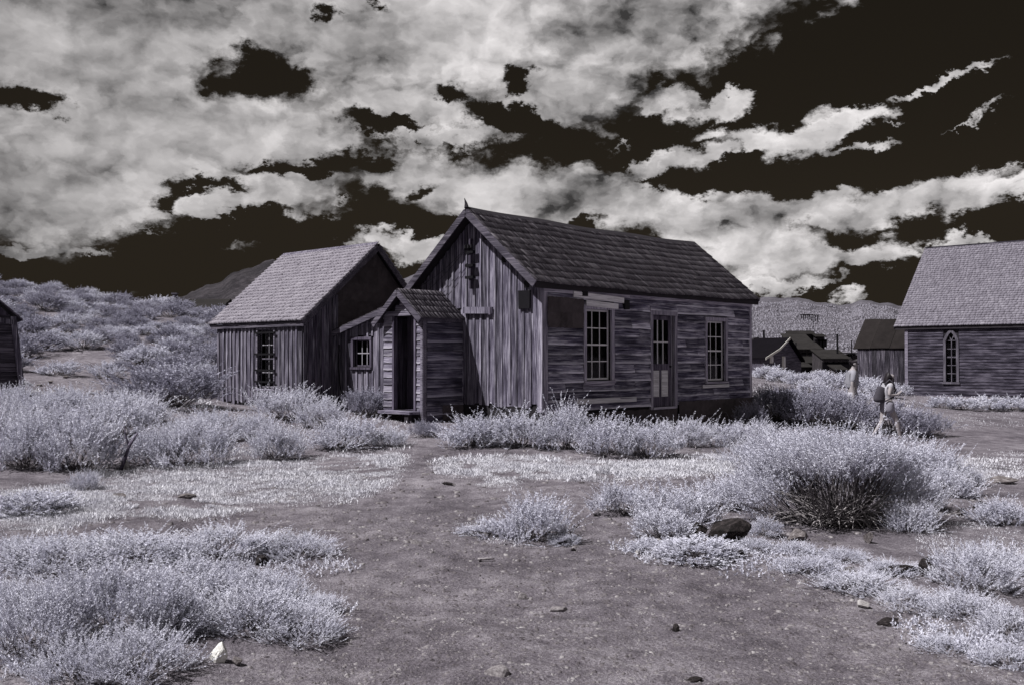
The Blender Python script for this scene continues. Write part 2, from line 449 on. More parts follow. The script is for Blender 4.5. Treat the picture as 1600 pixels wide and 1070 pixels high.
def ground_h(x, y, rough=True):
    x = np.atleast_1d(np.asarray(x, float)); y = np.atleast_1d(np.asarray(y, float))
    r = np.hypot(x, y)
    k = np.minimum(1, 66 / np.maximum(r, 1e-6)); xx = x * k; yy = y * k
    yy = np.maximum(yy, -3)
    d = (xx[:, None] - CTRL[None, :, 0]) ** 2 + (yy[:, None] - CTRL[None, :, 1]) ** 2
    z = _phi(d) @ _w[:_n] + _w[_n] + _w[_n + 1] * xx + _w[_n + 2] * yy
    s = np.clip((r - 58) / 70, 0, 1); s = s * s * (3 - 2 * s)
    z = z * (1 - s) + (-3.0) * s
    if rough:
        near = np.clip((45 - r) / 30, 0, 1)
        z = z + fbm(x * 1.1, y * 1.1, 3, 5) * 0.10 * (0.3 + 0.7 * near) + fbm(x * 5, y * 5, 4, 9) * 0.055 * near
    return z
def gz(x, y): return float(ground_h(x, y)[0])
def hit_ground(px, py, dmin=3.0, dmax=70):
    r = rayp(px, py); r = r / r[1]
    ds = np.linspace(dmin, dmax, 900)
    g = ground_h(r[0] * ds, ds, False); z = EYE + r[2] * ds
    i = np.nonzero(z <= g)[0]
    d = ds[i[0]] if len(i) else dmax
    return np.array([r[0] * d, d, gz(r[0] * d, d)])

def polar_sheet(name, azs, rs, zfun, mat):
    A, R = np.meshgrid(azs, rs)
    X = np.sin(A) * R; Y = np.cos(A) * R
    Z = zfun(X.ravel(), Y.ravel()).reshape(X.shape)
    nr, na = X.shape
    idx = np.arange(nr * na).reshape(nr, na)
    q = np.stack([idx[:-1, :-1], idx[:-1, 1:], idx[1:, 1:], idx[1:, :-1]], -1)[:, ::-1, ::-1].reshape(-1, 4)
    me = np_mesh(name, np.stack([X, Y, Z], -1).reshape(-1, 3), q.ravel(), 4, mat)
    me.polygons.foreach_set('use_smooth', [True] * len(me.polygons))
    return link(name, me)

def dirt():
    m, t, b = material('dirt')
    tc = t.node('ShaderNodeTexCoord'); p = tc.outputs['Object']
    big = t.noise(p, 0.55, 5, 0.6).outputs['Fac']
    mid = t.noise(p, 4.0, 6, 0.65).outputs['Fac']
    fine = t.noise(p, 55.0, 4, 0.7).outputs['Fac']
    grit = t.node('ShaderNodeTexVoronoi'); t.L.new(p, grit.inputs['Vector']); grit.inputs['Scale'].default_value = 85.0
    f = t.math('MULTIPLY_ADD', big, 0.30, t.math('MULTIPLY_ADD', mid, 0.34, t.math('MULTIPLY', fine, 0.44)))
    col = t.ramp(f, [(0.39, (0.034, 0.028, 0.036)), (0.53, (0.142, 0.125, 0.146)), (0.66, (0.33, 0.303, 0.335))])
    gsel = t.math('MULTIPLY', t.ramp(grit.outputs['Distance'], [(0.0, 1.0), (0.30, 0.0)]), t.math('GREATER_THAN', grit.outputs['Color'], 0.76))
    col = t.mixc(t.math('MULTIPLY', gsel, 0.55), col, (0.30, 0.28, 0.29))
    # paler dusty silt far from the trodden path
    t.L.new(col, b.inputs['Base Color'])
    b.inputs['Roughness'].default_value = 0.95
    h = t.math('ADD', t.math('MULTIPLY', mid, 1.2), t.math('MULTIPLY_ADD', gsel, 0.5, t.math('MULTIPLY', fine, 0.55)))
    bump(t, b, h, 1.0, 0.04)
    return m
M['dirt'] = dirt()
az_f = np.radians(np.arange(-46, 46.01, 0.22)); az_r = np.radians(np.arange(49, 311.1, 3.0))
azs = np.concatenate([az_f, az_r, [az_f[0] + 2 * math.pi]])
rs = np.concatenate([[0.02], np.geomspace(0.8, 3.5, 14)[:-1], np.geomspace(3.5, 30, 400), np.geomspace(31, 145, 80), np.geomspace(165, 9000, 16)])
ground = polar_sheet('ground', azs, rs, ground_h, M['dirt'])
tag(ground, kind='structure')

def hill_mat(name, dark, mid, light, sc=0.12):
    m, t, b = material(name)
    tc = t.node('ShaderNodeTexCoord'); p = tc.outputs['Object']
    a = t.noise(p, sc, 6, 0.7).outputs['Fac']; c = t.noise(p, sc * 9, 4, 0.7).outputs['Fac']
    f = t.math('MULTIPLY_ADD', a, 0.5, t.math('MULTIPLY', c, 0.5))
    t.L.new(t.ramp(f, [(0.36, dark), (0.5, mid), (0.64, light)]), b.inputs['Base Color'])
    b.inputs['Roughness'].default_value = 0.95
    bump(t, b, c, 0.6, 0.6)
    return m
M['sage_hill'] = hill_mat('sage_hill', (0.032, 0.029, 0.037), (0.092, 0.085, 0.102), (0.165, 0.155, 0.18))
M['rock_hill'] = hill_mat('rock_hill', (0.006, 0.005, 0.007), (0.020, 0.017, 0.021), (0.055, 0.048, 0.055), 0.05)
def hill(name, crest, r0, r1, z0, mat, jag=1.0, seed=0, nr=90, step=0.14):
    px = np.array([c[0] for c in crest], float); py = np.array([c[1] for c in crest], float)
    caz = np.arctan((px - 800) / F)
    a0, a1 = caz[0], caz[-1]
    az = np.arange(a0, a1, math.radians(step))
    def zf(X, Y):
        A = np.arctan2(X, Y); R = np.hypot(X, Y)
        pyc = np.interp(A, caz, py) + jag * fbm(A * 90, A * 0 + seed, 4, seed) * 9
        zc = EYE + (558 - pyc) / F * np.cos(A) * r1
        s = np.clip((R - r0) / (r1 - r0), 0, 1)
        prof = s ** 1.25
        z = z0 + (zc - z0) * prof
        rel = fbm(X / 14, Y / 14, 4, seed + 3) * (r1 - r0) * 0.012 * np.minimum(1, 4 * s) * np.clip((r1 - R) / (0.15 * (r1 - r0)), 0.15, 1)
        z = z + rel
        back = np.clip((R - r1) / (0.5 * r1), 0, 1)
        return np.where(R > r1, zc - back * (zc - z0) * 1.2, z)
    o = polar_sheet(name, az, np.concatenate([np.linspace(r0, r1, nr), r1 * np.array([1.05, 1.2, 1.5])]), zf, mat)
    tag(o, kind='structure')
    return o, zf, az
hillB, zfB, azB = hill('hill', [(-2600, 560), (300, 520), (560, 470), (600, 448), (632, 437), (665, 421), (760, 404), (900, 408), (1050, 436), (1120, 452),
                       (1180, 464), (1245, 466), (1285, 473), (1310, 477), (1330, 473), (1345, 469), (1362, 470), (1375, 474), (1412, 478),
                       (1600, 486), (1800, 500), (4200, 560)], 150, 620, -3.4, M['sage_hill'], 0.7, 3)
hillA, zfA, azA = hill('hill', [(-900, 545), (-300, 520), (100, 486), (200, 478), (240, 470), (288, 464), (310, 452), (340, 440), (372, 424), (395, 417), (412, 407), (428, 404), (470, 400), (540, 414),
                       (600, 436), (660, 462), (760, 520), (820, 560)], 140, 420, -3.4, M['rock_hill'], 1.6, 8)

# ================================================================== buildings
RZ = math.atan2(F, 1430.0)                     # long walls run to the right-hand vanishing point
U = np.array([math.cos(RZ), math.sin(RZ)]); V = np.array([-math.sin(RZ), math.cos(RZ)])
class Frame:
    def __init__(s, ox, oy): s.o = np.array([ox, oy])
    def w(s, x, y): return s.o + x * U + y * V
    def on_x(s, px, py, x=0.0):                # -> (y, z) on the plane local x = const
        r = rayp(px, py); k = (s.o + x * U) @ U / (r[:2] @ U)
        p = r * k; return (p[:2] - s.o) @ V, EYE + p[2]
    def on_y(s, px, py, y=0.0):                # -> (x, z) on the plane local y = const
        r = rayp(px, py); k = (s.o + y * V) @ V / (r[:2] @ V)
        p = r * k; return (p[:2] - s.o) @ U, EYE + p[2]
def mp(plane, off=0.0):
    """(along, outward, z) -> local xyz for a wall in plane x = off or y = off that faces the camera side"""
    return (lambda a, n, z: (a, off - n, z)) if plane == 'y' else (lambda a, n, z: (off - n, a, z))
def wbox(mb, f, a0, a1, n0, n1, z0, z1, j=0):
    r = lambda: random.uniform(-j, j) if j else 0
    vs = [f(a + r(), n + r(), z + r()) for z in (z0, z1) for (a, n) in ((a0, n0), (a1, n0), (a1, n1), (a0, n1))]
    return mb.add(vs, [(3, 2, 1, 0), (4, 5, 6, 7), (0, 1, 5, 4), (1, 2, 6, 5), (2, 3, 7, 6), (3, 0, 4, 7)])
def clap(f, a0, a1, z0, z1, nseg=None, th=0.060, worn=0.009):
    """one lapped horizontal board with an uneven, paler lower edge"""
    mb = MB(); n = nseg or max(2, int((a1 - a0) / 0.45))
    sag = random.uniform(-0.006, 0.006); cup = random.uniform(-0.004, 0.007)
    vs = []
    for i in range(n + 1):
        q = i / n; a = a0 + (a1 - a0) * q
        zb = z0 + random.uniform(-worn, worn) + sag * math.sin(q * math.pi); zt = z1
        nb = th + cup + random.uniform(-0.003, 0.003)
        vs += [f(a, 0.0, zb), f(a, nb, zb), f(a, 0.010, zt), f(a, 0.0, zt)]
    fs = []
    for i in range(n):
        b = i * 4; c = b + 4
        fs += [(b, b + 1, c + 1, c), (b + 1, b + 2, c + 2, c + 1), (b + 2, b + 3, c + 3, c + 2)]
    fs += [(0, 1, 2, 3), (n * 4 + 3, n * 4 + 2, n * 4 + 1, n * 4)]
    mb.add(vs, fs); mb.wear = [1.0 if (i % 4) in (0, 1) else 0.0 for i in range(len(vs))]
    return mb
def vboard(f, a0, a1, z0, top, th=0.022, n0=0.0, worn=0.004, apex=None):
    """one upright board; top(a) gives its upper end"""
    mb = MB(); vs = []; n = 6
    t0, t1 = top(a0), top(a1)
    lean = random.uniform(-0.006, 0.006); off = random.uniform(0, 0.006)
    zb0 = z0 + random.uniform(-0.03, 0.03)
    for i in range(n + 1):
        q = i / n
        w0 = random.uniform(-worn, worn); w1 = random.uniform(-worn, worn)
        za = zb0 + (t0 - zb0) * q; zb = zb0 + (t1 - zb0) * q
        o = n0 + off + random.uniform(-0.003, 0.003)
        vs += [f(a0 + w0 + lean * (1 - q), n0, za), f(a0 + w0 + lean * (1 - q), o + th, za), f(a1 + w1 + lean * (1 - q), o + th, zb), f(a1 + w1 + lean * (1 - q), n0, zb)]
    fs = []
    for i in range(n):
        b = i * 4; c = b + 4
        fs += [(b, b + 1, c + 1, c), (b + 1, b + 2, c + 2, c + 1), (b + 2, b + 3, c + 3, c + 2)]
    fs += [(3, 2, 1, 0), (n * 4, n * 4 + 1, n * 4 + 2, n * 4 + 3)]
    return mb.add(vs, fs)
def core(parent, f, a0, a1, z0, top, holes, name='wall', mat=None, th=0.1, n1=-0.002):
    """the wall behind the boards, cut round its openings; top(a) is its upper outline"""
    xs = sorted({a0, a1, *[q for h in holes for q in h[:2]], *([(a0 + a1) / 2] if callable(top) else [])})
    mb = MB()
    for i in range(len(xs) - 1):
        l, r = xs[i], xs[i + 1]
        cuts = sorted([h for h in holes if h[0] < (l + r) / 2 < h[1]], key=lambda h: h[2])
        z = z0
        segs = []
        for h in cuts:
            if h[2] > z: segs.append((z, h[2], False))
            z = h[3]
        segs.append((z, None, True))
        for (za, zb, last) in segs:
            tl, tr = (top(l), top(r)) if last else (zb, zb)
            if tl - za < 0.01 and tr - za < 0.01: continue
            vs = [f(l, n1, za), f(r, n1, za), f(r, n1 - th, za), f(l, n1 - th, za), f(l, n1, tl), f(r, n1, tr), f(r, n1 - th, tr), f(l, n1 - th, tl)]
            mb.add(vs, [(3, 2, 1, 0), (4, 5, 6, 7), (0, 1, 5, 4), (1, 2, 6, 5), (2, 3, 7, 6), (3, 0, 4, 7)])
    return mb.build(name, mat or M['inside'], parent)
def intervals(a0, a1, za, zb, holes):
    segs = [(a0, a1)]
    for h in holes:
        if h[3] <= za + 0.02 or h[2] >= zb - 0.02: continue
        out = []
        for (l, r) in segs:
            if h[1] <= l or h[0] >= r: out.append((l, r)); continue
            if h[0] - l > 0.03: out.append((l, h[0]))
            if r - h[1] > 0.03: out.append((h[1], r))
        segs = out
    return segs
def claps(parent, f, a0, a1, z0, z1, course, holes, mat, name='plank', joint=0.25, th=0.060):
    z = z0; k = 0
    while z < z1 - 0.03:
        zt = min(z + course, z1)
        for (l, r) in intervals(a0, a1, z, zt, holes):
            cutp = [l, r]
            if r - l > 2.2 and random.random() < joint * 2: cutp.insert(1, random.uniform(l + 0.6, r - 0.6))
            elif r - l > 1.0 and random.random() < joint: cutp.insert(1, random.uniform(l + 0.3, r - 0.3))
            for i in range(len(cutp) - 1):
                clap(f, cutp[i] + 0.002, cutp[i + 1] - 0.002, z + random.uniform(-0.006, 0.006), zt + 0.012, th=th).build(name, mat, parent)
        for h in holes:                              # short pieces over heads and under sills that fall inside a course
            l, r = max(h[0], a0), min(h[1], a1)
            if z + 0.02 < h[3] < zt - 0.02: clap(f, l + 0.002, r - 0.002, h[3] + 0.004, zt + 0.012, th=th).build(name, mat, parent)
            if z + 0.02 < h[2] < zt - 0.02: clap(f, l + 0.002, r - 0.002, z, h[2], th=th).build(name, mat, parent)
        z = zt; k += 1
def boards(parent, f, a0, a1, z0, top, width, holes, mat, bmat=None, name='board', batten='batten', bw=0.055, zj=0.04):
    a = a0
    while a < a1 - 0.02:
        b = min(a + width * random.uniform(0.85, 1.15), a1)
        if a1 - b < 0.06: b = a1
        mid = (a + b) / 2
        hs = sorted([h for h in holes if h[0] < mid < h[1]], key=lambda h: h[2])
        zz = z0 + random.uniform(-zj, zj)
        for h in hs:
            if h[2] - zz > 0.05: vboard(f, a + 0.008, b - 0.008, zz, lambda q, h=h: h[2]).build(name, mat, parent)
            zz = h[3]
        if top(mid) - zz > 0.05: vboard(f, a + 0.008, b - 0.008, zz, top).build(name, mat, parent)
        if bmat and b < a1 - 0.05:
            zz = z0 + random.uniform(-zj, zj)
            hb = [h for h in holes if h[0] - 0.03 < b < h[1] + 0.03]
            c0, c1 = b - bw / 2 + random.uniform(-0.008, 0.008), b + bw / 2
            for h in sorted(hb, key=lambda h: h[2]):
                if h[2] - zz > 0.08: vboard(f, c0, c1, zz, lambda q, h=h: h[2], th=0.018, n0=0.026, worn=0.003).build(batten, bmat, parent)
                zz = h[3]
            if top(b) - zz > 0.08: vboard(f, c0, c1, zz, top, th=0.018, n0=0.026, worn=0.003).build(batten, bmat, parent)
        a = b

def window(parent, f, a0, a1, z0, z1, cols, rows, casing=0.09, sash=0.04, name='window', trim=None, sill=True, depth=0.05, meet=True, mun=0.020, head=None, mmat=None):
    """a0..a1, z0..z1 is the clear opening"""
    w = empty(name); w.parent = parent
    tz = trim or M['trim_z']
    mb = MB(); c = casing; hd = head or casing
    wbox(mb, f, a0 - c, a0, -0.03, 0.055, z0 - 0.02, z1); wbox(mb, f, a1, a1 + c, -0.03, 0.055, z0 - 0.02, z1)
    wbox(mb, f, a0 - c * 1.05, a1 + c * 1.05, -0.03, 0.060, z1 + 0.001, z1 + hd)
    fr = mb.build('frame', tz, w, bevel=0.004)
    if sill:
        mb = MB(); wbox(mb, f, a0 - c * 1.05, a1 + c * 1.05, -0.03, 0.085, z0 - 0.075, z0 - 0.022); mb.build('sill', M['trim_x'] if trim is None else trim, w, bevel=0.004)
    mb = MB(); s = sash; n0, n1 = -depth - 0.03, -depth
    zmid = (z0 + z1) / 2
    wbox(mb, f, a0, a0 + s, n0, n1, z0, z1); wbox(mb, f, a1 - s, a1, n0, n1, z0, z1)
    wbox(mb, f, a0 + s, a1 - s, n0, n1, z0, z0 + s); wbox(mb, f, a0 + s, a1 - s, n0, n1, z1 - s, z1)
    if meet: wbox(mb, f, a0 + s, a1 - s, n0 + 0.004, n1 + 0.012, zmid - s * 0.45, zmid + s * 0.45)
    mb.build('sash', M['muntin'] if trim is None else trim, w)
    ia0, ia1, iz0, iz1 = a0 + s, a1 - s, z0 + s, z1 - s
    mb = MB()
    for i in range(1, cols):
        a = ia0 + (ia1 - ia0) * i / cols
        wbox(mb, f, a - mun / 2, a + mun / 2, n0 + 0.008, n1 - 0.004, iz0, iz1)
    for i in range(1, rows):
        if meet and i * 2 == rows: continue
        z = iz0 + (iz1 - iz0) * i / rows
        wbox(mb, f, ia0, ia1, n0 + 0.010, n1 - 0.002, z - mun / 2, z + mun / 2)
    mb.build('muntin', mmat or M['muntin'], w)
    for i in range(cols):
        for j in range(rows):
            l = ia0 + (ia1 - ia0) * i / cols; r = ia0 + (ia1 - ia0) * (i + 1) / cols
            b = iz0 + (iz1 - iz0) * j / rows; u = iz0 + (iz1 - iz0) * (j + 1) / rows
            mb = MB(); tl = random.uniform(-0.002, 0.002)
            wbox(mb, f, l + 0.001, r - 0.001, n0 + 0.013 + tl, n0 + 0.017 + tl, b + 0.001, u - 0.001)
            mb.build('pane', M['glass'], w)
    return w

def shingles(parent, P0, along, slope, L, S, course, width, mat, name='shingles', butt=0.016, sagf=None, kind=True, rag=0.012, miss=0.0, seed=1, tv=0.17):
    """rows of split shingles as real wedges. P0 = eave corner; along / slope = unit vectors"""
    rg = random.Random(seed)
    P0 = np.array(P0, float); A = np.array(along, float); Sd = np.array(slope, float)
    Nn = np.cross(A, Sd); Nn = Nn / np.linalg.norm(Nn)
    if Nn[2] < 0: Nn = -Nn
    vs = []; fs = []; tone = []
    rows = int(S / course) + 1
    for r in range(rows):
        s0 = r * course - 0.02
        s1 = min(s0 + course * 1.5, S)
        if s1 - s0 < 0.03: continue
        a = -rg.uniform(0, width)
        rowtone = rg.uniform(-0.5, 0.5) * tv
        while a < L:
            w = width * rg.uniform(0.55, 1.45)
            l, q = max(a, 0), min(a + w, L)
            a += w
            if q - l < 0.012 or rg.random() < miss: continue
            j = rg.uniform(-rag, rag); lift = rg.uniform(0, 0.005) + (0.012 if rg.random() < 0.03 else 0)
            b = butt * rg.uniform(0.8, 1.25)
            base = len(vs)
            for (aa, ss, h) in ((l + .002, s0 + j, 0.002), (q - .002, s0 + j, 0.002), (q - .002, s1, 0.001), (l + .002, s1, 0.001),
                                (l + .002, s0 + j, b + lift + 0.006), (q - .002, s0 + j, b + lift + 0.006), (q - .002, s1, 0.006), (l + .002, s1, 0.006)):
                p = P0 + A * aa + Sd * ss + Nn * (h)
                vs.append(p)
            fs += [base + i for f_ in ((4, 5, 6, 7), (0, 1, 5, 4), (1, 2, 6, 5), (3, 0, 4, 7)) for i in f_]
            tt = min(1, max(0, 0.5 + rowtone + rg.gauss(0, tv) + (2 * tv if rg.random() < 0.04 else 0)))
            tone += [tt] * 4
    vs = np.array(vs)
    if sagf is not None: vs = sagf(vs)
    me = np_mesh(name, vs, np.array(fs), 4, mat)
    at = me.attributes.new('tone', 'FLOAT', 'FACE'); at.data.foreach_set('value', np.array(tone, dtype=np.float32))
    bm = bmesh.new(); bm.from_mesh(me); bmesh.ops.recalc_face_normals(bm, faces=bm.faces); bm.to_mesh(me); bm.free()
    o = link(name, me, parent)
    if kind: o['kind'] = 'stuff'
    return o
def slab(mb, P0, A, Sd, L, S, th, n=10, sagf=None):
    P0 = np.array(P0, float); A = np.array(A, float); Sd = np.array(Sd, float); Nn = np.cross(A, Sd); Nn /= np.linalg.norm(Nn)
    if Nn[2] < 0: Nn = -Nn
    vs = []
    for i in range(n + 1):
        for (s, h) in ((0, 0), (S, 0), (S, -th), (0, -th)):
            vs.append(P0 + A * (L * i / n) + Sd * s + Nn * h)
    vs = np.array(vs)
    if sagf is not None: vs = sagf(vs)
    fs = []
    for i in range(n):
        b = i * 4; c = b + 4
        fs += [(b + k, b + (k + 1) % 4, c + (k + 1) % 4, c + k) for k in range(4)]
    fs += [(3, 2, 1, 0), (n * 4, n * 4 + 1, n * 4 + 2, n * 4 + 3)]
    mb.add(vs, fs)

# ------------------------------------------------------------------ main house
D0 = 19.7
HF = Frame(*(np.array([(847 - 800) / F, 1.0]) * D0))
HL, HW = 8.27, 3.70
house = empty('wooden_house', (*HF.o, 0), RZ)
tag(house, 'large weathered plank house with dark shingle roof, sash windows and gabled entry porch', 'house')
ZE, ZR, YR = 3.12, 4.74, 1.86
EO, RO = 0.09, 0.31
pitch_t = (ZR - ZE) / (YR + EO)
def rake_z(y): return ZR - 0.10 - abs(y - YR) * pitch_t
fy = mp('y'); fx = mp('x')
def oy(px0, px1, py0, py1, y=0.0):             # photo rectangle -> (x0, x1, z0, z1) on the long wall
    x0, za = HF.on_y(px0, (py0 + py1) / 2, y); x1, _ = HF.on_y(px1, (py0 + py1) / 2, y)
    _, zt = HF.on_y((px0 + px1) / 2, py0, y); _, zb = HF.on_y((px0 + px1) / 2, py1, y)
    return x0, x1, zb, zt
win1 = oy(914, 953.5, 484, 593); win2 = oy(1103, 1131.5, 502, 594); door = oy(1018, 1052, 493, 635)
holes = [win1, win2, door]
# walls
lw = core(house, fy, 0, HL, -0.25, lambda a: 2.98, holes)
tag(lw, 'long side wall of dark lapped planks')
big = [(h[0] - 0.10, h[1] + 0.10, h[2] - 0.08, h[3] + 0.10) for h in (win1, win2)] + [(door[0] - 0.10, door[1] + 0.10, -1, door[3] + 0.09)]
tar_tl = oy(846.5, 907, 463, 512); tar_br = (door[1] + 0.14, HL - 0.04, -0.1, 0.52)
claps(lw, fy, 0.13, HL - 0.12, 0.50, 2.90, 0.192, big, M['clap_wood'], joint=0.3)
gw = core(house, fx, 0.005, HW, 0.0, lambda a: rake_z(a) - 0.03, [], name='wall')
tag(gw, 'gable wall of upright grey boards and battens')
boards(gw, fx, 0.10, HW, 0.60, lambda a: rake_z(a) - 0.02, 0.20, [(2.30, 3.70, -1, 2.66)], M['gable_wood'], M['batten_wood'])
mb = MB(); wbox(mb, mp('y', HW), 0.1, HL, -0.1, 0, -0.25, 3.0); mb.box(HL - 0.1, HL, 0.1, HW - 0.1, -0.25, 3.0)
mb.prism([(0.1, 3.0), (HW - 0.1, 3.0), (YR, rake_z(YR) - 0.05)], HL - 0.1, 'x', 0.1)
mb.box(0.15, HL - 0.15, 0.15, HW - 0.15, 0.30, 0.40)
mb.build('wall', M['dark_board'], house)
# corner boards, frieze
for nm, args in (('corner_board', (fy, 0.0, 0.125, -0.0, 0.046, 0.42, 3.0)), ('gable_edge_board', (fx, -0.045, 0.095, 0.0, 0.05, 0.50, 3.0)),
                 ('corner_board', (fy, HL - 0.11, HL + 0.01, 0.0, 0.044, 0.05, 3.0))):
    mb = MB(); wbox(mb, *args); mb.build('corner_board', M['batten_wood'] if nm.startswith('gable') else M['trim_z'], house, bevel=0.005)
x = 0.0
for L_ in (2.9, 2.4, 2.95):
    mb = MB(); wbox(mb, fy, x + 0.004, x + L_, 0.0, 0.050, 2.90, 3.03, 0.004); mb.build('frieze_board', M['trim_x'], house, bevel=0.004); x += L_ + 0.008
# loose pale boards and dark blocks under the eave
b0 = HF.on_y(893, 460); b1 = HF.on_y(971, 470)
mb = MB(); mb.bar(fy(b0[0], 0.055, b0[1]), fy(b1[0], 0.062, b1[1]), 0.025, 0.12, (0, 0, 1)); mb.build('loose_board', M['pale_board'], house)
b0 = HF.on_y(912, 473); b1 = HF.on_y(962, 478)
mb = MB(); mb.bar(fy(b0[0], 0.068, b0[1] - 0.01), fy(b1[0], 0.066, b1[1] - 0.02), 0.02, 0.12, (0, 0, 1)); mb.build('loose_board', M['pale_board'], house)
for (px0, px1, py0, py1) in ((906, 914, 455, 463), (971.5, 979, 470, 484)):
    q = oy(px0, px1, py0, py1); mb = MB(); wbox(mb, fy, q[0], q[1], 0.0, 0.085, q[2], q[3], 0.005); mb.build('block', M['iron'], house)
q = oy(898, 991, 621, 629)
mb = MB(); wbox(mb, fy, q[0], q[1], 0.03, 0.058, q[2], q[3], 0.006); mb.build('loose_board', M['pale_board'], house)
q = oy(1095, 1136, 600, 605)
mb = MB(); wbox(mb, fy, q[0], q[1], 0.03, 0.065, q[2], q[3], 0.005); mb.build('loose_board', M['pale_board'], house)
# tar paper sheets (crinkled)
def sheet(parent, f, a0, a1, z0, z1, n=0.045, mat=None, amp=0.010, name='tar_paper'):
    mb = MB(); vs = []; na, nz = 6, 4
    for k in (0, 1):
        for i in range(na + 1):
            for j in range(nz + 1):
                jj = random.uniform(-amp, amp) if (0 < i < na or 0 < j < nz) and k == 0 else 0
                e = random.uniform(-0.012, 0.012)
                vs.append(f(a0 + (a1 - a0) * i / na + (e if i in (0, na) else 0), n + (0.006 if k == 0 else 0) + jj, z0 + (z1 - z0) * j / nz + (e if j in (0, nz) else 0)))
    m0 = (na + 1) * (nz + 1); fs = []
    for k in (0, m0):
        for i in range(na):
            for j in range(nz):
                b = k + i * (nz + 1) + j; fs.append((b, b + nz + 1, b + nz + 2, b + 1))
    return mb.add(vs, fs).build(name, mat or M['tar_paper'], parent, smooth=False)
for r in range(2):
    n_ = 3 - r; z0 = tar_tl[2] + r * 0.30
    for i in range(3):
        w_ = (tar_tl[1] - tar_tl[0] - 0.10) / 3
        sheet(lw, fy, tar_tl[0] + 0.10 + i * w_, tar_tl[0] + 0.10 + (i + 1) * w_ + 0.015, z0, z0 + 0.31, 0.074 + 0.004 * ((i + r) % 2))
for r in range(2):
    x = door[1] + 0.13; i = 0
    while x < HL - 0.05:
        e = min(x + random.uniform(0.6, 0.95), HL + 0.0); sheet(lw, fy, x, e + 0.01, -0.12 + r * 0.33, 0.22 + r * 0.34, 0.070 + 0.004 * (i % 2) + 0.006 * r); x = e; i += 1
x = 0.2; i = 0
while x < door[1] + 0.10:
    e = min(x + random.uniform(0.8, 1.2), door[1] + 0.11); sheet(lw, fy, x, e + 0.01, -0.1, 0.43 if x < door[0] - 0.5 else 0.40, 0.036 + 0.004 * (i % 2)); x = e; i += 1
sheet(gw, fx, 0.1, 1.2, 0.05, 0.60, 0.004, M['inside']); sheet(gw, fx, 1.2, 2.25, 0.05, 0.60, 0.006, M['inside'])  # near-black sheets standing in for the shaded gap below the gable boards
# windows of the long wall
w1 = window(house, fy, *win1, 3, 4); w2 = window(house, fy, *win2, 3, 4)
mb = MB(); wbox(mb, fy, win1[0] - 0.09, win1[1] + 0.09, 0.0, 0.05, win1[2] - 0.13, win1[2] - 0.08); mb.build('apron', M['trim_x'], w1)
# front door
dr = empty('door'); dr.parent = house
mb = MB(); c = 0.10
wbox(mb, fy, door[0] - c, door[0], -0.02, 0.055, door[2] - 0.05, door[3]); wbox(mb, fy, door[1], door[1] + c, -0.02, 0.055, door[2] - 0.05, door[3])
wbox(mb, fy, door[0] - c * 1.1, door[1] + c * 1.1, -0.02, 0.062, door[3] + 0.001, door[3] + 0.10)
wbox(mb, fy, door[1] - 0.03, door[1] - 0.001, -0.16, -0.021, door[2], door[3]); wbox(mb, fy, door[0] + 0.001, door[0] + 0.03, -0.16, -0.021, door[2], door[3])
mb.build('frame', M['trim_z'], dr, bevel=0.004)
mb = MB(); wbox(mb, fy, door[0] - 0.02, door[1] + 0.02, -0.16, 0.075, door[2] - 0.05, door[2] - 0.001); mb.build('threshold', M['trim_x'], dr)
fd = mp('y', 0.055)                              # the leaf stands back in its frame
l0, l1, lz0, lz1 = door[0] + 0.032, door[1] - 0.032, door[2], door[3]
H_ = lz1 - lz0; g0, g1 = lz0 + 0.47 * H_, lz1 - 0.05 * H_; p0, p1 = lz0 + 0.11 * H_, lz0 + 0.40 * H_
st = 0.085
mb = MB()
wbox(mb, fd, l0, l0 + st, -0.04, 0, lz0, lz1); wbox(mb, fd, l1 - st, l1, -0.04, 0, lz0, lz1)
for (a, b) in ((lz0, p0), (p1, g0), (g1, lz1)): wbox(mb, fd, l0 + st, l1 - st, -0.04, 0, a, b)
wbox(mb, fd, (l0 + l1) / 2 - 0.035, (l0 + l1) / 2 + 0.035, -0.04, 0, p0, p1)
mb.build('leaf', M['dark_board'], dr, bevel=0.004)
for (a, b) in ((l0 + st, (l0 + l1) / 2 - 0.035), ((l0 + l1) / 2 + 0.035, l1 - st)):
    mb = MB(); wbox(mb, fd, a + 0.001, b - 0.001, -0.03, -0.014, p0 + .001, p1 - .001); wbox(mb, fd, a + 0.03, b - 0.03, -0.014, -0.006, p0 + 0.03, p1 - 0.03)
    mb.build('panel', M['pale_board'], dr)
ga, gb = l0 + st, l1 - st
mb = MB()
for i in range(1, 3): a = ga + (gb - ga) * i / 3; wbox(mb, fd, a - 0.011, a + 0.011, -0.034, -0.004, g0, g1)
wbox(mb, fd, ga, gb, -0.032, -0.006, (g0 + g1) / 2 - 0.011, (g0 + g1) / 2 + 0.011); mb.build('muntin', M['muntin'], dr)
for i in range(3):
    for j in range(2):
        mb = MB(); wbox(mb, fd, ga + (gb - ga) * i / 3 + .001, ga + (gb - ga) * (i + 1) / 3 - .001, -0.024, -0.020, g0 + (g1 - g0) * j / 2 + .001, g0 + (g1 - g0) * (j + 1) / 2 - .001)
        mb.build('pane', M['glass'], dr)
mb = MB(); mb.tube([fd(l1 - 0.05, 0, lz0 + 0.44 * H_), fd(l1 - 0.05, 0.05, lz0 + 0.44 * H_)], [0.012, 0.024], 8); mb.build('knob', M['iron'], dr)
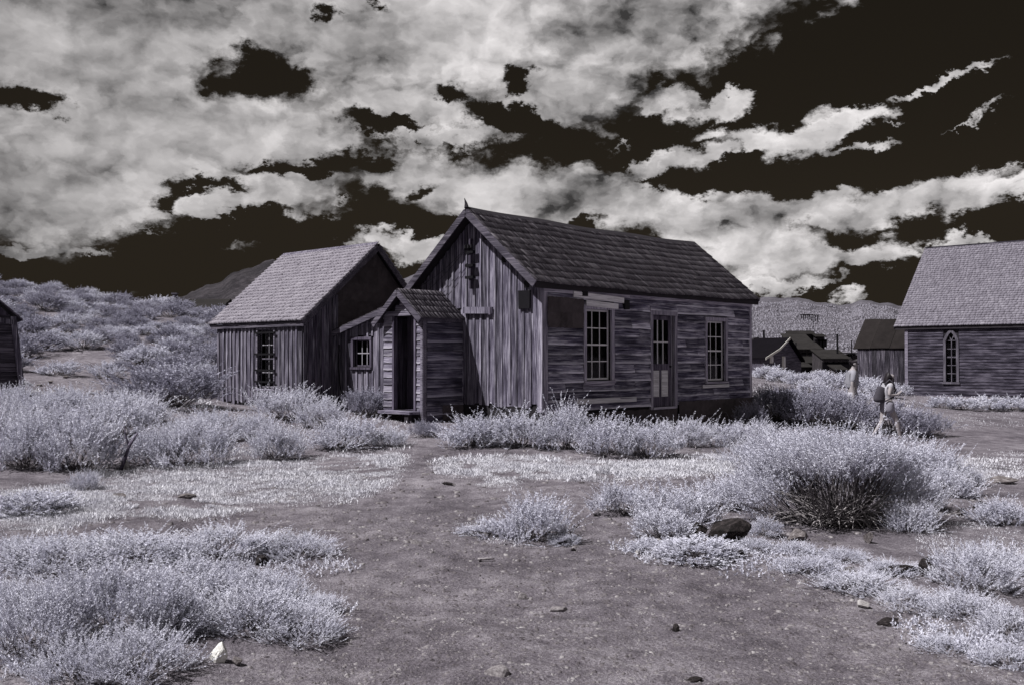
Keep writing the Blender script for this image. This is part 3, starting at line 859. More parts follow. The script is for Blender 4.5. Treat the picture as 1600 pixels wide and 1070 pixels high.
# roof
def sag_main(v):
    v = v.copy(); q = np.clip((v[:, 0] + RO) / (HL + 2 * RO), 0, 1)
    v[:, 2] -= 0.045 * np.sin(math.pi * q) + 0.012 * np.sin(q * 17); return v
roof = empty('roof'); roof.parent = house
Lr = HL + 2 * RO - 0.03
Sl = math.hypot(YR + EO, ZR - ZE); sd1 = ((0, (YR + EO) / Sl, (ZR - ZE) / Sl)); sd2 = ((0, -(YR + EO) / Sl, (ZR - ZE) / Sl))
mb = MB(); slab(mb, (-RO, -EO, ZE), (1, 0, 0), sd1, Lr, Sl - 0.005, 0.05, 14, sag_main); mb.build('deck', M['deck'], roof)
mb = MB(); slab(mb, (-RO, 2 * YR + EO, ZE), (1, 0, 0), sd2, Lr, Sl - 0.03, 0.05, 14, sag_main); mb.build('deck', M['deck'], roof)
shingles(roof, (-RO, -EO - 0.02, ZE - 0.01), (1, 0, 0), sd1, Lr, Sl, 0.235, 0.078, M['old_shingle'], sagf=sag_main, seed=3, butt=0.024, rag=0.012, tv=0.13)
shingles(roof, (-RO, 2 * YR + EO + 0.02, ZE - 0.01), (1, 0, 0), sd2, Lr, Sl, 0.24, 0.13, M['old_shingle'], sagf=sag_main, seed=4)
mb = MB(); slab(mb, (-RO, YR - 0.10, ZR - 0.05), (1, 0, 0), sd1, Lr, 0.14, 0.02, 24, sag_main)
mb.build('ridge_board', M['deck'], roof)
for k, s in ((0, -1), (1, 1)):
    for xx in (-RO - 0.012, HL + RO - 0.045):
        y0 = -EO if s < 0 else 2 * YR + EO
        a = Vector((xx, y0, ZE - 0.085)); b = Vector((xx, YR, ZR - 0.085))
        mb = MB(); mb.bar(a, b, 0.028, 0.15, (0, -s * sd1[2], sd1[1]) if False else (0, 0, 1)); mb.build('rake_board', M['rake'], roof, bevel=0.004)
mb = MB(); mb.box(-RO + 0.02, HL + RO - 0.03, -EO + 0.0, -EO + 0.025, ZE - 0.15, ZE - 0.035); mb.build('fascia', M['deck'], roof)
mb = MB(); mb.box(-RO + 0.02, HL + RO - 0.03, 2 * YR + EO - 0.025, 2 * YR + EO, ZE - 0.15, ZE - 0.05); mb.build('fascia', M['deck'], roof)
mb = MB()
for y in (0.02, YR, HW - 0.08):
    mb.box(-RO + 0.02, -0.03, y, y + 0.06, rake_z(y + 0.03) - 0.06, rake_z(y + 0.03) + 0.02)
mb.build('lookout', M['deck'], roof)
mb = MB(); mb.tube([(-RO - 0.0, YR - 0.02, ZR), (-RO + 0.01, YR + 0.005, ZR + 0.10), (-RO - 0.015, YR + 0.03, ZR + 0.21)], [0.05, 0.03, 0.004], 6); mb.build('finial', M['deck'], roof)
# fittings on the gable
ins = empty('insulator_bracket'); ins.parent = house
ya, za = HF.on_x(738, 392, -0.05); yb, zb = HF.on_x(738, 448, -0.05)
mb = MB(); mb.bar((-0.07, ya, za + 0.25), (-0.07, yb, zb - 0.05), 0.13, 0.05, (0, 1, 0)); mb.build('backing_board', M['dark_board'], ins)
mb = MB()
for q in (0.05, 0.42, 0.75):
    z = za + (zb - za) * q; mb = MB(); mb.box(-0.16, -0.07, ya - 0.12, ya + 0.12, z - 0.028, z + 0.028); mb.build('bracket', M['iron'], ins)
for q in (-0.09, 0.0, 0.09):
    mb = MB(); mb.tube([(-0.15, ya + q, za), (-0.17, ya + q, za + 0.05), (-0.17, ya + q, za + 0.12)], [0.02, 0.035, 0.025], 7); mb.build('knob', M['iron'], ins)
for k, (dx, dz) in enumerate(((0.16, -0.02), (0.02, 0.06))):
    mb = MB(); pts = [(-0.17 - 0.1 * i / 8, ya + dx + (3.4 - ya) * i / 8, za + dz - (0.75 + 0.28 * k) * i / 8 - 0.25 * math.sin(math.pi * i / 8) * 0.3) for i in range(9)]
    mb.tube(pts, 0.006, 4); mb.build('wire', M['iron'], ins)
q = (*sorted((HF.on_x(814, 468)[0], HF.on_x(832, 468)[0])), HF.on_x(823, 483)[1], HF.on_x(823, 454)[1])
mb = MB(); wbox(mb, fx, q[0], q[1], 0.05, 0.085, q[2], q[3], 0.008); mb.build('plate', M['iron'], house)
for (px, py, s) in ((762, 372, 0.09), (789, 407, 0.10), (826, 445, 0.13)):
    yy, zz = HF.on_x(px, py); mb = MB(); mb.box(-0.06, 0.0, yy - s / 2, yy + s / 2, zz - s * 0.5, zz + s * 0.6); mb.build('gap_block', M['iron'], house)
a = HF.on_x(724, 485, -0.1); b = HF.on_x(768, 485, -0.1)
mb = MB(); mb.bar((-0.09, a[0], a[1]), (-0.075, b[0], b[1]), 0.05, 0.14); mb.build('shelf_board', M['gable_wood'], house)
mb = MB(); mb.box(-0.12, -0.05, b[0] + 0.02, b[0] + 0.07, b[1] - 0.09, b[1] + 0.07); mb.build('shelf_end', M['dark_board'], house)

# ------------------------------------------------------------------ porch (part of the house)
PX, PY0, PY1, PZ0, PZ1, PZA = -1.113, 2.287, 3.57, 0.26, 2.50, 3.04
PYA = (PY0 + PY1) / 2
porch = empty('porch'); porch.parent = house
fpx = mp('x', PX); fpy = mp('y', PY0)
dy0, dz1 = HF.on_x(650, 495, PX); dy1, _ = HF.on_x(617, 495, PX); dz0 = HF.on_x(634, 640, PX)[1]
dh = (dy0, dy1, dz0, dz1)
ptop = lambda a: PZA - 0.11 - abs(a - PYA) * (PZA - PZ1) / (PYA - PY0)
core(porch, fpy, PX + 0.004, 0.0, PZ0 - 0.1, lambda a: PZ1 - 0.06, [], name='side_wall', th=0.08)
core(porch, fpx, PY0 + 0.003, PY1, PZ0 - 0.1, ptop, [dh], name='front_wall', th=0.08)
mb = MB(); mb.box(PX + 0.09, 0, PY1 - 0.08, PY1, PZ0 - 0.1, PZ1 - 0.06); mb.build('back_wall', M['dark_board'], porch)
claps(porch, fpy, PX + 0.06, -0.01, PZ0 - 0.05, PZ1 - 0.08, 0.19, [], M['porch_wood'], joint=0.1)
z = PZ0 - 0.02
while z < dz1 + 0.02:
    for (l, r) in ((PY0 + 0.07, dy0 - 0.035), (dy1 + 0.035, PY1 - 0.02)):
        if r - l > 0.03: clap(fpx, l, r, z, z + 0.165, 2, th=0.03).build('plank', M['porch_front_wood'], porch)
    z += 0.155
for zz in np.arange(dz1 + 0.14, PZA - 0.2, 0.12):
    hw = max(0.05, (PZA - 0.16 - zz - 0.10) * (PYA - PY0) / (PZA - PZ1))
    clap(fpx, PYA - hw, PYA + hw, zz, zz + 0.12, 2, th=0.03).build('plank', M['porch_front_wood'], porch)
mb = MB(); wbox(mb, fpx, PY0 + 0.02, PY1 - 0.05, 0.0, 0.045, dz1 + 0.03, dz1 + 0.13); mb.build('lintel', M['trim_y'], porch)
for (l, r) in ((dy0 - 0.035, dy0 + 0.02), (dy1 - 0.02, dy1 + 0.035)):
    mb = MB(); wbox(mb, fpx, l, r, -0.06, 0.046, dz0, dz1 + 0.03); mb.build('door_jamb', M['dark_board'], porch)
mb = MB(); wbox(mb, fpx, PY0 - 0.036, PY0 + 0.055, 0.0, 0.05, PZ0 - 0.1, PZ1 - 0.02); wbox(mb, fpy, PX - 0.05, PX + 0.05, 0.0, 0.037, PZ0 - 0.1, PZ1 - 0.02)
mb.build('corner_board', M['trim_y'], porch, bevel=0.004)
fpd = mp('x', PX + 0.35)
n_ = 6
for i in range(n_):
    mb = MB(); l = dy0 + 0.0 + (dy1 - dy0) * i / n_; wbox(mb, fpd, l + 0.003, l + (dy1 - dy0) / n_ - 0.003, -0.03, random.uniform(0, 0.006), dz0, dz1 + 0.02)
    mb.build('door_board', M['dark_board'], porch)
mb = MB(); mb.box(PX - 0.34, PX - 0.05, dy0 - 0.18, dy1 + 0.15, dz0 - 0.07, dz0 - 0.01, 0.006); mb.build('door_step', M['porch_front_wood'], porch)
mb = MB(); mb.box(PX - 0.30, PX - 0.2, dy0 - 0.1, dy0 + 0.02, -0.1, dz0 - 0.07); mb.box(PX - 0.30, PX - 0.2, dy1, dy1 + 0.1, -0.1, dz0 - 0.07)
mb.box(PX - 0.05, PX + 0.06, PY0, PY1, -0.1, dz0 - 0.02); mb.build('step_support', M['deck'], porch)
mb = MB(); mb.box(PX + 0.08, -0.01, PY0 + 0.05, PY1 - 0.05, dz0 - 0.08, dz0 - 0.005); mb.build('floor', M['dark_board'], porch)
pr = (PZA - PZ1) / (PYA - PY0); n1 = math.hypot(1, pr); PO = 0.17
for s in (-1, 1):
    W_ = PYA - PY0 + (0.08 if s < 0 else 0.16); S_ = W_ * n1
    P0_ = (PX - PO, PYA + s * W_, PZA - W_ * pr)
    mb = MB(); slab(mb, P0_, (1, 0, 0), (0, -s / n1, pr / n1), -PX + PO - 0.012, S_ - 0.004, 0.045, 3); mb.build('roof_deck', M['deck'], porch)
    shingles(porch, (P0_[0], P0_[1] + s * 0.02, P0_[2] - 0.01), (1, 0, 0), (0, -s / n1, pr / n1), -PX + PO - 0.012, S_ + 0.02, 0.20, 0.085, M['old_shingle'], seed=8 + s, name='roof_shingles', tv=0.10, rag=0.006)
    mb = MB(); mb.bar((PX - PO - 0.013, PYA + s * W_, PZA - W_ * pr - 0.075), (PX - PO - 0.013, PYA, PZA - 0.075), 0.026, 0.12); mb.build('rake_board', M['rake'], porch)
mb = MB(); mb.box(PX - PO + 0.0, -0.05, PY0 - 0.075, PY0 - 0.05, PZ1 - 0.16, PZ1 - 0.05); mb.build('fascia', M['rake'], porch)
sheet(porch, fpy, -0.62, -0.02, 0.22, 0.62, 0.045)

# ------------------------------------------------------------------ lean-to between house and cabin (part of the house)
LX, LY0, LY1 = -0.60, PY1, 5.94
lean = empty('lean_to'); lean.parent = house
flx = mp('x', LX)
lzt = lambda a: 2.19 + (LY1 - a) * 0.265
wy0, wz1 = HF.on_x(580, 531, LX); wy1, _ = HF.on_x(554, 531, LX); wz0 = HF.on_x(567, 572, LX)[1]
lh = (wy0, wy1, wz0, wz1)
core(lean, flx, LY0, LY1 - 0.01, 0.1, lambda a: lzt(a) - 0.06, [lh], name='front_wall', th=0.08)
boards(lean, flx, LY0, LY1 - 0.02, 0.35, lambda a: lzt(a) - 0.07, 0.19, [(lh[0] - 0.07, lh[1] + 0.07, lh[2] - 0.09, lh[3] + 0.08)], M['cabin_wood'], M['batten_wood'])
sl = math.hypot(1, 0.265); SW = (LY1 - LY0 + 0.0) * sl
mb = MB(); slab(mb, (LX - 0.16, LY1 - 0.03, 2.21), (1, 0, 0), (0, -1 / sl, 0.265 / sl), 4.6, SW, 0.05, 6); mb.build('roof_deck', M['deck'], lean)
shingles(lean, (LX - 0.16, LY1 - 0.03, 2.205), (1, 0, 0), (0, -1 / sl, 0.265 / sl), 4.6, SW, 0.22, 0.15, M['dark_shingle'], seed=21, name='roof_shingles')
mb = MB(); mb.bar((LX - 0.175, LY1 - 0.03, 2.13), (LX - 0.175, LY0 + 0.05, 2.13 + (LY1 - LY0 - 0.08) * 0.265), 0.03, 0.12); mb.build('rake_board', M['rake'], lean)
mb = MB(); mb.box(3.6, 3.7, HW, LY1, 0, 2.9); mb.build('back_wall', M['dark_board'], lean)
w3 = window(house, flx, *lh, 3, 2, casing=0.07, sash=0.03, trim=M['dark_board'], meet=False, mun=0.02, mmat=M['muntin_grey'])
mb = MB(); pts = [(LX - 0.06, 5.75, 1.9)] + [(LX - 0.07 - 0.12 * q, 5.72 - 0.30 * q ** 2.2, 1.9 - 1.35 * q) for q in np.linspace(0.1, 1, 10)]
mb.tube(pts, 0.016, 5); mb.build('cable', M['iron'], lean)

# ------------------------------------------------------------------ cabin
KF = Frame(*HF.w(-1.54, 5.94))
CL, CW = 3.69, 3.75
cabin = empty('cabin', (*KF.o, 0), RZ)
tag(cabin, 'small board-and-batten cabin with pale shingle roof and barred window', 'cabin')
CXA, CZE, CZA = 2.08, 2.46, 4.36
ct = (CZA - CZE) / (CXA + 0.1)
ct2 = (CZA - CZE) / (CW + 0.1 - CXA)
ctop = lambda a: (CZA - 0.12 - (CXA - a) * ct) if a < CXA else (CZA - 0.12 - (a - CXA) * ct2)
cfx = mp('x'); cfy = mp('y')
by1, bz1 = KF.on_x(405, 516); by0, _ = KF.on_x(430, 516); bz0 = KF.on_x(417, 605)[1]
ch = (by0, by1, bz0, bz1)
cw = core(cabin, cfx, 0, CL, 0.15, lambda a: CZE - 0.06, [ch])
boards(cw, cfx, 0.0, CL, 0.50, lambda a: CZE - 0.1, 0.18, [(ch[0] - 0.05, ch[1] + 0.05, ch[2] - 0.05, ch[3] + 0.06)], M['cabin_wood'], M['batten_wood'])
mb = MB(); wbox(mb, cfx, 0.6, CL + 0.08, 0.05, 0.09, 0.22, 0.44); mb.build('skirt_board', M['cabin_wood'], cabin)
cg = core(cabin, cfy, 0.003, CW, 0.15, lambda a: ctop(a) - 0.02, [])
boards(cg, cfy, 0.0, 0.93, 0.45, lambda a: ctop(a) - 0.01, 0.19, [], M['cabin_wood'], M['dark_board'])
mb = MB(); wbox(mb, cfy, 0.80, 0.93, 0.05, 0.085, 0.5, ctop(0.80) - 0.06); mb.build('corner_board', M['cabin_wood'], cabin)
# tar paper over the gable
zz = 2.1; r = 0
while zz < CZA - 0.2:
    z1_ = min(zz + 0.42, CZA - 0.2)
    lo = max(0.94, CXA - (CZA - 0.16 - z1_) / ct); hi = min(CW, CXA + (CZA - 0.16 - z1_) / ct2)
    a = lo; i = 0
    while a < hi - 0.05:
        b = min(a + random.uniform(0.55, 0.95), hi); sheet(cg, cfy, a, b + 0.01, zz, z1_ + 0.02, 0.022 + 0.005 * ((i + r) % 2)); a = b; i += 1
    zz = z1_; r += 1
for (a, w_) in ((1.05, 0), (1.5, 0), (2.0, 0), (2.6, 0), (3.1, 0)):
    pass
mb = MB(); mb.prism([(0.94, 2.0), (CW, 2.0), (CW, ctop(CW) - 0.02), (CXA, ctop(CXA) - 0.02), (0.94, ctop(0.94) - 0.02)], -0.018, 'y', 0.014); mb.build('gable_panel', M['tar_paper'], cabin)
mb = MB(); mb.box(0.1, CW, CL - 0.1, CL, 0.1, CZE - 0.06); mb.box(CW - 0.1, CW, 0.1, CL - 0.1, 0.1, CZE - 0.06)
mb.prism([(0.1, CZE - 0.06), (CW - 0.1, CZE - 0.06), (CXA, CZA - 0.2)], CL - 0.1, 'y', 0.1)
mb.build('wall', M['dark_board'], cabin)
cwin = window(cabin, cfx, *ch, 2, 4, casing=0.05, sash=0.03, trim=M['trim_y'], meet=True, mun=0.020, mmat=M['muntin_grey'])
mb = MB()
for q in (0.05, 0.42, 0.70, 0.9):
    z = bz1 - (bz1 - bz0) * q; mb.bar(cfx(by0 - 0.10, 0.085, z), cfx(by1 + 0.10, 0.085, z), 0.02, 0.045)
for i in range(4):
    a = by0 + (by1 - by0) * (i + 0.5) / 4; mb.tube([cfx(a, 0.085, bz0 - 0.08), cfx(a, 0.085, bz1 + 0.03)], 0.011, 5)
mb.build('window_bars', M['iron'], cwin)
croof = empty('roof'); croof.parent = cabin
CRO = 0.16; Lc = CL + 2 * CRO
S1 = math.hypot(CXA + 0.1, CZA - CZE); s1 = ((CXA + 0.1) / S1, 0, (CZA - CZE) / S1)
S2 = math.hypot(CW + 0.1 - CXA, CZA - CZE); s2 = (-(CW + 0.1 - CXA) / S2, 0, (CZA - CZE) / S2)
mb = MB(); slab(mb, (-0.1, -CRO, CZE), (0, 1, 0), s1, Lc, S1 - 0.004, 0.05, 6); mb.build('deck', M['deck'], croof)
mb = MB(); slab(mb, (CW + 0.1, -CRO, CZE), (0, 1, 0), s2, Lc, S2 - 0.03, 0.05, 6); mb.build('deck', M['deck'], croof)
shingles(croof, (-0.12, -CRO - 0.01, CZE - 0.015), (0, 1, 0), s1, Lc + 0.02, S1 + 0.02, 0.128, 0.11, M['pale_shingle'], seed=31, butt=0.052, rag=0.003, tv=0.09)
shingles(croof, (CW + 0.12, -CRO - 0.01, CZE - 0.015), (0, 1, 0), s2, Lc + 0.02, S2 + 0.02, 0.13, 0.2, M['pale_shingle'], seed=32, butt=0.05, rag=0.003)
mb = MB(); mb.bar((CXA - 0.05, -CRO - 0.02, CZA + 0.005), (CXA - 0.05, CL + CRO, CZA + 0.005), 0.13, 0.02, (s1[2], 0, -s1[0])); mb.build('ridge_board', M['cabin_wood'], croof)
for (xa, za_) in ((-0.1, CZE), (CW + 0.1, CZE)):
    for yy in (-CRO - 0.013, CL + CRO + 0.013):
        mb = MB(); mb.bar((xa, yy, za_ - 0.085), (CXA, yy, CZA - 0.085), 0.026, 0.13); mb.build('rake_board', M['rake'], croof)
mb = MB(); mb.box(-0.10, -0.075, -CRO, CL + CRO, CZE - 0.15, CZE - 0.045); mb.build('fascia', M['rake'], croof)

# ------------------------------------------------------------------ church at the right
CF = Frame(*(np.array([(1415 - 800) / F, 1.0]) * 45.0))
church = empty('church', (*CF.o, 0), RZ)
tag(church, 'tall dark church with steep grey shingle roof and pointed window', 'church')
M['church_wood'] = wood('church_wood', (0.006, 0.005, 0.009), (0.028, 0.024, 0.037), (0.13, 0.118, 0.152), 'y', 0.25, stain=0.8)
M['church_trim'] = wood('church_trim', (0.03, 0.026, 0.036), (0.085, 0.078, 0.098), (0.18, 0.165, 0.20), 'z', 0.15)
CHL, HWc, CE, CR = 15.0, 3.75, 3.02, 6.90
gy0, gz1 = CF.on_x(1494.5, 519); gy1, _ = CF.on_x(1478, 519); _, gzs = CF.on_x(1486, 532); _, gz0 = CF.on_x(1486, 596)
gh = (gy0, gy1, gz0, gz1)
cwall = core(church, fx, -CHL, 0, -0.6, lambda a: CE - 0.02, [gh])
mbs = MB(); z = -0.45
hb = [(gy0 - 0.10, gy1 + 0.10, gz0 - 0.1, gz1 + 0.05)]
while z < CE - 0.15:
    for (l, r) in intervals(-CHL, -0.12, z, z + 0.14, hb):
        cuts = [l] + sorted(random.uniform(l, r) for _ in range(int((r - l) / 3.5))) + [r]
        for i in range(len(cuts) - 1):
            c = clap(fx, cuts[i] + 0.003, cuts[i + 1] - 0.003, z + random.uniform(-0.008, 0.008), z + 0.155, th=0.034, worn=0.01); mbs.add(c.v, c.f)
    z += 0.142
o = mbs.build('planks', M['church_wood'], cwall); o['kind'] = 'stuff'
mb = MB(); wbox(mb, fx, -0.12, 0.02, 0, 0.05, -0.6, CE - 0.02); mb.build('corner_board', M['trim_y'], church)
mb = MB(); wbox(mb, fx, -CHL, -0.122, 0.0, 0.06, CE - 0.13, CE - 0.0); mb.build('frieze_board', M['church_wood'], church)
mb = MB(); mb.prism([(0, -0.6), (2 * HWc, -0.6), (2 * HWc, CE - 0.05), (HWc, CR - 0.25), (0, CE - 0.05)], -0.12, 'y', 0.1)
mb.prism([(0, -0.6), (2 * HWc, -0.6), (2 * HWc, CE - 0.05), (HWc, CR - 0.25), (0, CE - 0.05)], -CHL, 'y', 0.1)
mb.box(2 * HWc - 0.1, 2 * HWc, -CHL + 0.1, -0.12, -0.6, CE - 0.05); mb.build('wall', M['church_wood'], church)
gwn = empty('window'); gwn.parent = church
gm = (gy0 + gy1) / 2; hw = (gy1 - gy0) / 2
arc = [(gm + hw * (1 - q) , gzs + (gz1 - gzs) * math.sin(q * math.pi / 2) ** 0.9) for q in np.linspace(0, 1, 7)]
arcL = [(2 * gm - a, z) for a, z in arc]
for A_ in (arc, arcL):                        # wall that fills the corners beside the pointed head
    e = A_[0][0]
    mb = MB(); mb.prism(A_ + [(e, gz1)], 0.0, 'x', 0.10); mb.build('spandrel', M['church_wood'], gwn)
mb = MB()
def path_bar(mb, pts, n, w, h):
    for i in range(len(pts) - 1): mb.bar(fx(pts[i][0], n, pts[i][1]), fx(pts[i + 1][0], n, pts[i + 1][1]), w, h, (1, 0, 0))
path_bar(mb, [(gy1 + 0.05, gz0), (gy1 + 0.05, gzs)] + [(a + 0.05 * (1 - i / 6), z + 0.05 * i / 6) for i, (a, z) in enumerate(arc)], 0.03, 0.11, 0.07)
path_bar(mb, [(gy0 - 0.05, gz0), (gy0 - 0.05, gzs)] + [(a - 0.05 * (1 - i / 6), z + 0.05 * i / 6) for i, (a, z) in enumerate(arcL)], 0.031, 0.11, 0.07)
wbox(mb, fx, gy0 - 0.14, gy1 + 0.14, -0.02, 0.09, gz0 - 0.10, gz0 - 0.01)
mb.build('frame', M['church_trim'], gwn)
mb = MB()
path_bar(mb, [(gm, gz0), (gm, gzs + 0.03)], -0.03, 0.035, 0.03)
path_bar(mb, [(gm, gzs), (gm + hw * 0.42, gzs + (gz1 - gzs) * 0.55)], -0.03, 0.035, 0.03); path_bar(mb, [(gm, gzs), (gm - hw * 0.42, gzs + (gz1 - gzs) * 0.55)], -0.028, 0.035, 0.03)
for i in range(1, 6): z = gz0 + (gzs - gz0) * i / 5; path_bar(mb, [(gy0, z), (gy1, z)], -0.03, 0.03 if i != 3 else 0.06, 0.03)
mb.build('muntin', M['church_trim'], gwn)
for i in range(5):
    for s in (0, 1):
        l = gy0 + s * hw; mb = MB(); wbox(mb, fx, l + 0.002, l + hw - 0.002, -0.036, -0.032, gz0 + (gzs - gz0) * i / 5 + .002, gz0 + (gzs - gz0) * (i + 1) / 5 - .002); mb.build('pane', M['glass'], gwn)
mb = MB(); mb.prism(arcL[::-1][::-1] + arc[::-1][1:], 0.032, 'x', 0.004); mb.build('pane', M['glass'], gwn)
cr = empty('roof'); cr.parent = church
OV = 0.44; EOc = 0.12
S_ = math.hypot(HWc + EOc, CR - CE); sdc = ((HWc + EOc) / S_, 0, (CR - CE) / S_); sdc2 = (-(HWc + EOc) / S_, 0, (CR - CE) / S_)
mb = MB(); slab(mb, (-EOc, -CHL, CE), (0, 1, 0), sdc, CHL + OV, S_ - 0.01, 0.07, 6); mb.build('deck', M['deck'], cr)
mb = MB(); slab(mb, (2 * HWc + EOc, -CHL, CE), (0, 1, 0), sdc2, CHL + OV, S_ - 0.05, 0.07, 6); mb.build('deck', M['deck'], cr)
shingles(cr, (-EOc - 0.02, -CHL, CE - 0.02), (0, 1, 0), sdc, CHL + OV + 0.02, S_ + 0.02, 0.150, 0.15, M['church_shingle'], seed=41, butt=0.058, rag=0.004, tv=0.09)
mb = MB(); mb.bar((HWc, -CHL, CR + 0.02), (HWc, OV, CR + 0.02), 0.16, 0.05); mb.build('ridge_board', M['church_wood'], cr)
mb = MB(); mb.bar((-EOc, OV + 0.02, CE - 0.10), (HWc, OV + 0.02, CR - 0.10), 0.03, 0.17); mb.build('rake_board', M['church_wood'], cr)
mb = MB(); mb.box(-EOc, -EOc + 0.03, -CHL, OV, CE - 0.17, CE - 0.055); mb.build('fascia', M['deck'], cr)

# ------------------------------------------------------------------ shed against the church's end wall
sh = empty('shed', (*CF.w(0.5, 0.06), 0), RZ)
tag(sh, 'low dark shed of upright boards against the church end wall', 'shed')
M['shed_wood'] = wood('shed_wood', (0.008, 0.007, 0.011), (0.036, 0.031, 0.044), (0.19, 0.175, 0.21), 'z', 0.5)
SHL, SHW, SE, SR = 2.42, 1.30, 2.02, 3.46
sw = core(sh, fx, 0, SHL, -0.5, lambda a: SE - 0.04, [])
boards(sw, fx, 0, SHL, -0.2, lambda a: SE - 0.05, 0.2, [], M['shed_wood'], None)
mb = MB(); mb.prism([(0.0, -0.5), (2 * SHW, -0.5), (2 * SHW, SE - 0.05), (SHW, SR - 0.12), (0, SE - 0.05)], SHL - 0.08, 'y', 0.08); mb.box(2 * SHW - 0.1, 2 * SHW, 0, SHL - 0.081, -0.5, SE - 0.05); mb.build('wall', M['shed_wood'], sh)
M['roll_roof'] = plain('roll_roof', (0.020, 0.017, 0.017), 0.9, 2.5, 0.5, bs=0.3, spec=0.05)
S_ = math.hypot(SHW + 0.1, SR - SE); q1 = ((SHW + 0.1) / S_, 0, (SR - SE) / S_); q2 = (-(SHW + 0.1) / S_, 0, (SR - SE) / S_)
for i, (l, w_) in enumerate(((0.0, 0.85), (0.86, 0.9), (1.77, 0.83))):
    mb = MB(); slab(mb, (-0.1, l, SE + 0.012 * (i % 2)), (0, 1, 0), q1, w_, S_ * (0.97 if i == 1 else 1) - 0.02, 0.05, 2); mb.build('roof_sheet', M['roll_roof'], sh)
mb = MB(); slab(mb, (2 * SHW + 0.1, 0, SE), (0, 1, 0), q2, SHL + 0.15, S_ - 0.05, 0.05, 2); mb.build('roof_sheet', M['roll_roof'], sh)

# ------------------------------------------------------------------ leaning outhouse at the left edge
ox = hit_ground(16, 624)
oh = empty('outhouse', ((42 - 800) / F * 20, 20.0, gz((42 - 800) / F * 20, 20.0)), math.radians(31))
tag(oh, 'leaning dark plank outhouse on the slope left of the cabin', 'outhouse')
M['outhouse_wood'] = wood('outhouse_wood', (0.012, 0.010, 0.016), (0.05, 0.043, 0.06), (0.15, 0.135, 0.17), 'x', 0.3)
def lean_v(mb, k=0.115):
    mb.v = [(p[0] - k * p[2], p[1], p[2]) for p in mb.v]; return mb
x1 = 0.0; x0 = x1 - 1.35
for i in range(9):
    mb = MB(); mb.box(x0, x1 - 0.10, -0.004, 0.02, 0.02 + i * 0.19, 0.2 + i * 0.19, 0.006); lean_v(mb).build('plank', M['outhouse_wood'], oh)
mb = MB(); mb.box(x1 - 0.11, x1, -0.035, 0.03, -0.1, 1.70); lean_v(mb).build('corner_board', M['cabin_wood'], oh)
mb = MB(); mb.box(x0 - 0.02, x0 + 0.09, -0.035, 0.03, -0.1, 1.72); lean_v(mb).build('corner_board', M['dark_board'], oh)
mb = MB(); mb.box(x0, x0 + 0.03, 0.03, 1.3, -0.1, 1.72); mb.box(x1 - 0.03, x1, 0.03, 1.3, -0.1, 1.70); mb.box(x0 + .03, x1 - .03, 1.27, 1.3, -0.1, 1.70); lean_v(mb).build('wall', M['dark_board'], oh)
mb = MB(); mb.prism([(x0 + 0.05, 1.70), (x1 - 0.1, 1.70), ((x0 + x1) / 2 + 0.1, 2.25)], 0.0, 'y', 0.03); lean_v(mb).build('gable_board', M['dark_board'], oh)
for s in (0, 1):
    a_ = (x1 + 0.10, 1.62) if s == 0 else (x0 - 0.1, 1.62); b_ = ((x0 + x1) / 2 + 0.05, 2.36)
    for i in range(5):
        l, r = [(a_[0] + (b_[0] - a_[0]) * q, a_[1] + (b_[1] - a_[1]) * q) for q in (i / 5, (i + 1) / 5 - 0.01)]
        mb = MB(); mb.prism([l, r, (r[0], r[1] + 0.03), (l[0], l[1] + 0.04)], -0.14, 'y', 1.58); lean_v(mb).build('roof_board', M['dark_board'], oh)
mb = MB(); mb.bar((x1 - 0.03, -0.04, 1.58), (x0 + 0.1, -0.04, 1.78), 0.02, 0.10); lean_v(mb).build('brace', M['cabin_wood'], oh)

# ------------------------------------------------------------------ far town and mill
M['far_wall'] = wood('far_wall', (0.008, 0.007, 0.009), (0.03, 0.026, 0.03), (0.075, 0.065, 0.07), 'z', 0.3, grain=0.4)
M['far_blue'] = wood('far_blue', (0.03, 0.026, 0.04), (0.08, 0.072, 0.10), (0.20, 0.18, 0.23), 'x', 0.3, grain=0.4)
M['far_roof'] = plain('far_roof', (0.024, 0.022, 0.022), 0.9, 0.8, 0.6, bs=0.0, spec=0.05)
M['far_dark_roof'] = plain('far_dark_roof', (0.008, 0.007, 0.009), 1.0, 0.8, 0.3, bs=0.0, spec=0.0)
M['pale_paint'] = plain('pale_paint', (0.55, 0.53, 0.50), 0.7, 3, 0.2, bs=0.0)
def at(px, py, d): return Vector(world_at(px, py, d))
def z_at(py, d): return EYE + (558 - py) / F * d
def x_at(px, d): return (px - 800) / F * d
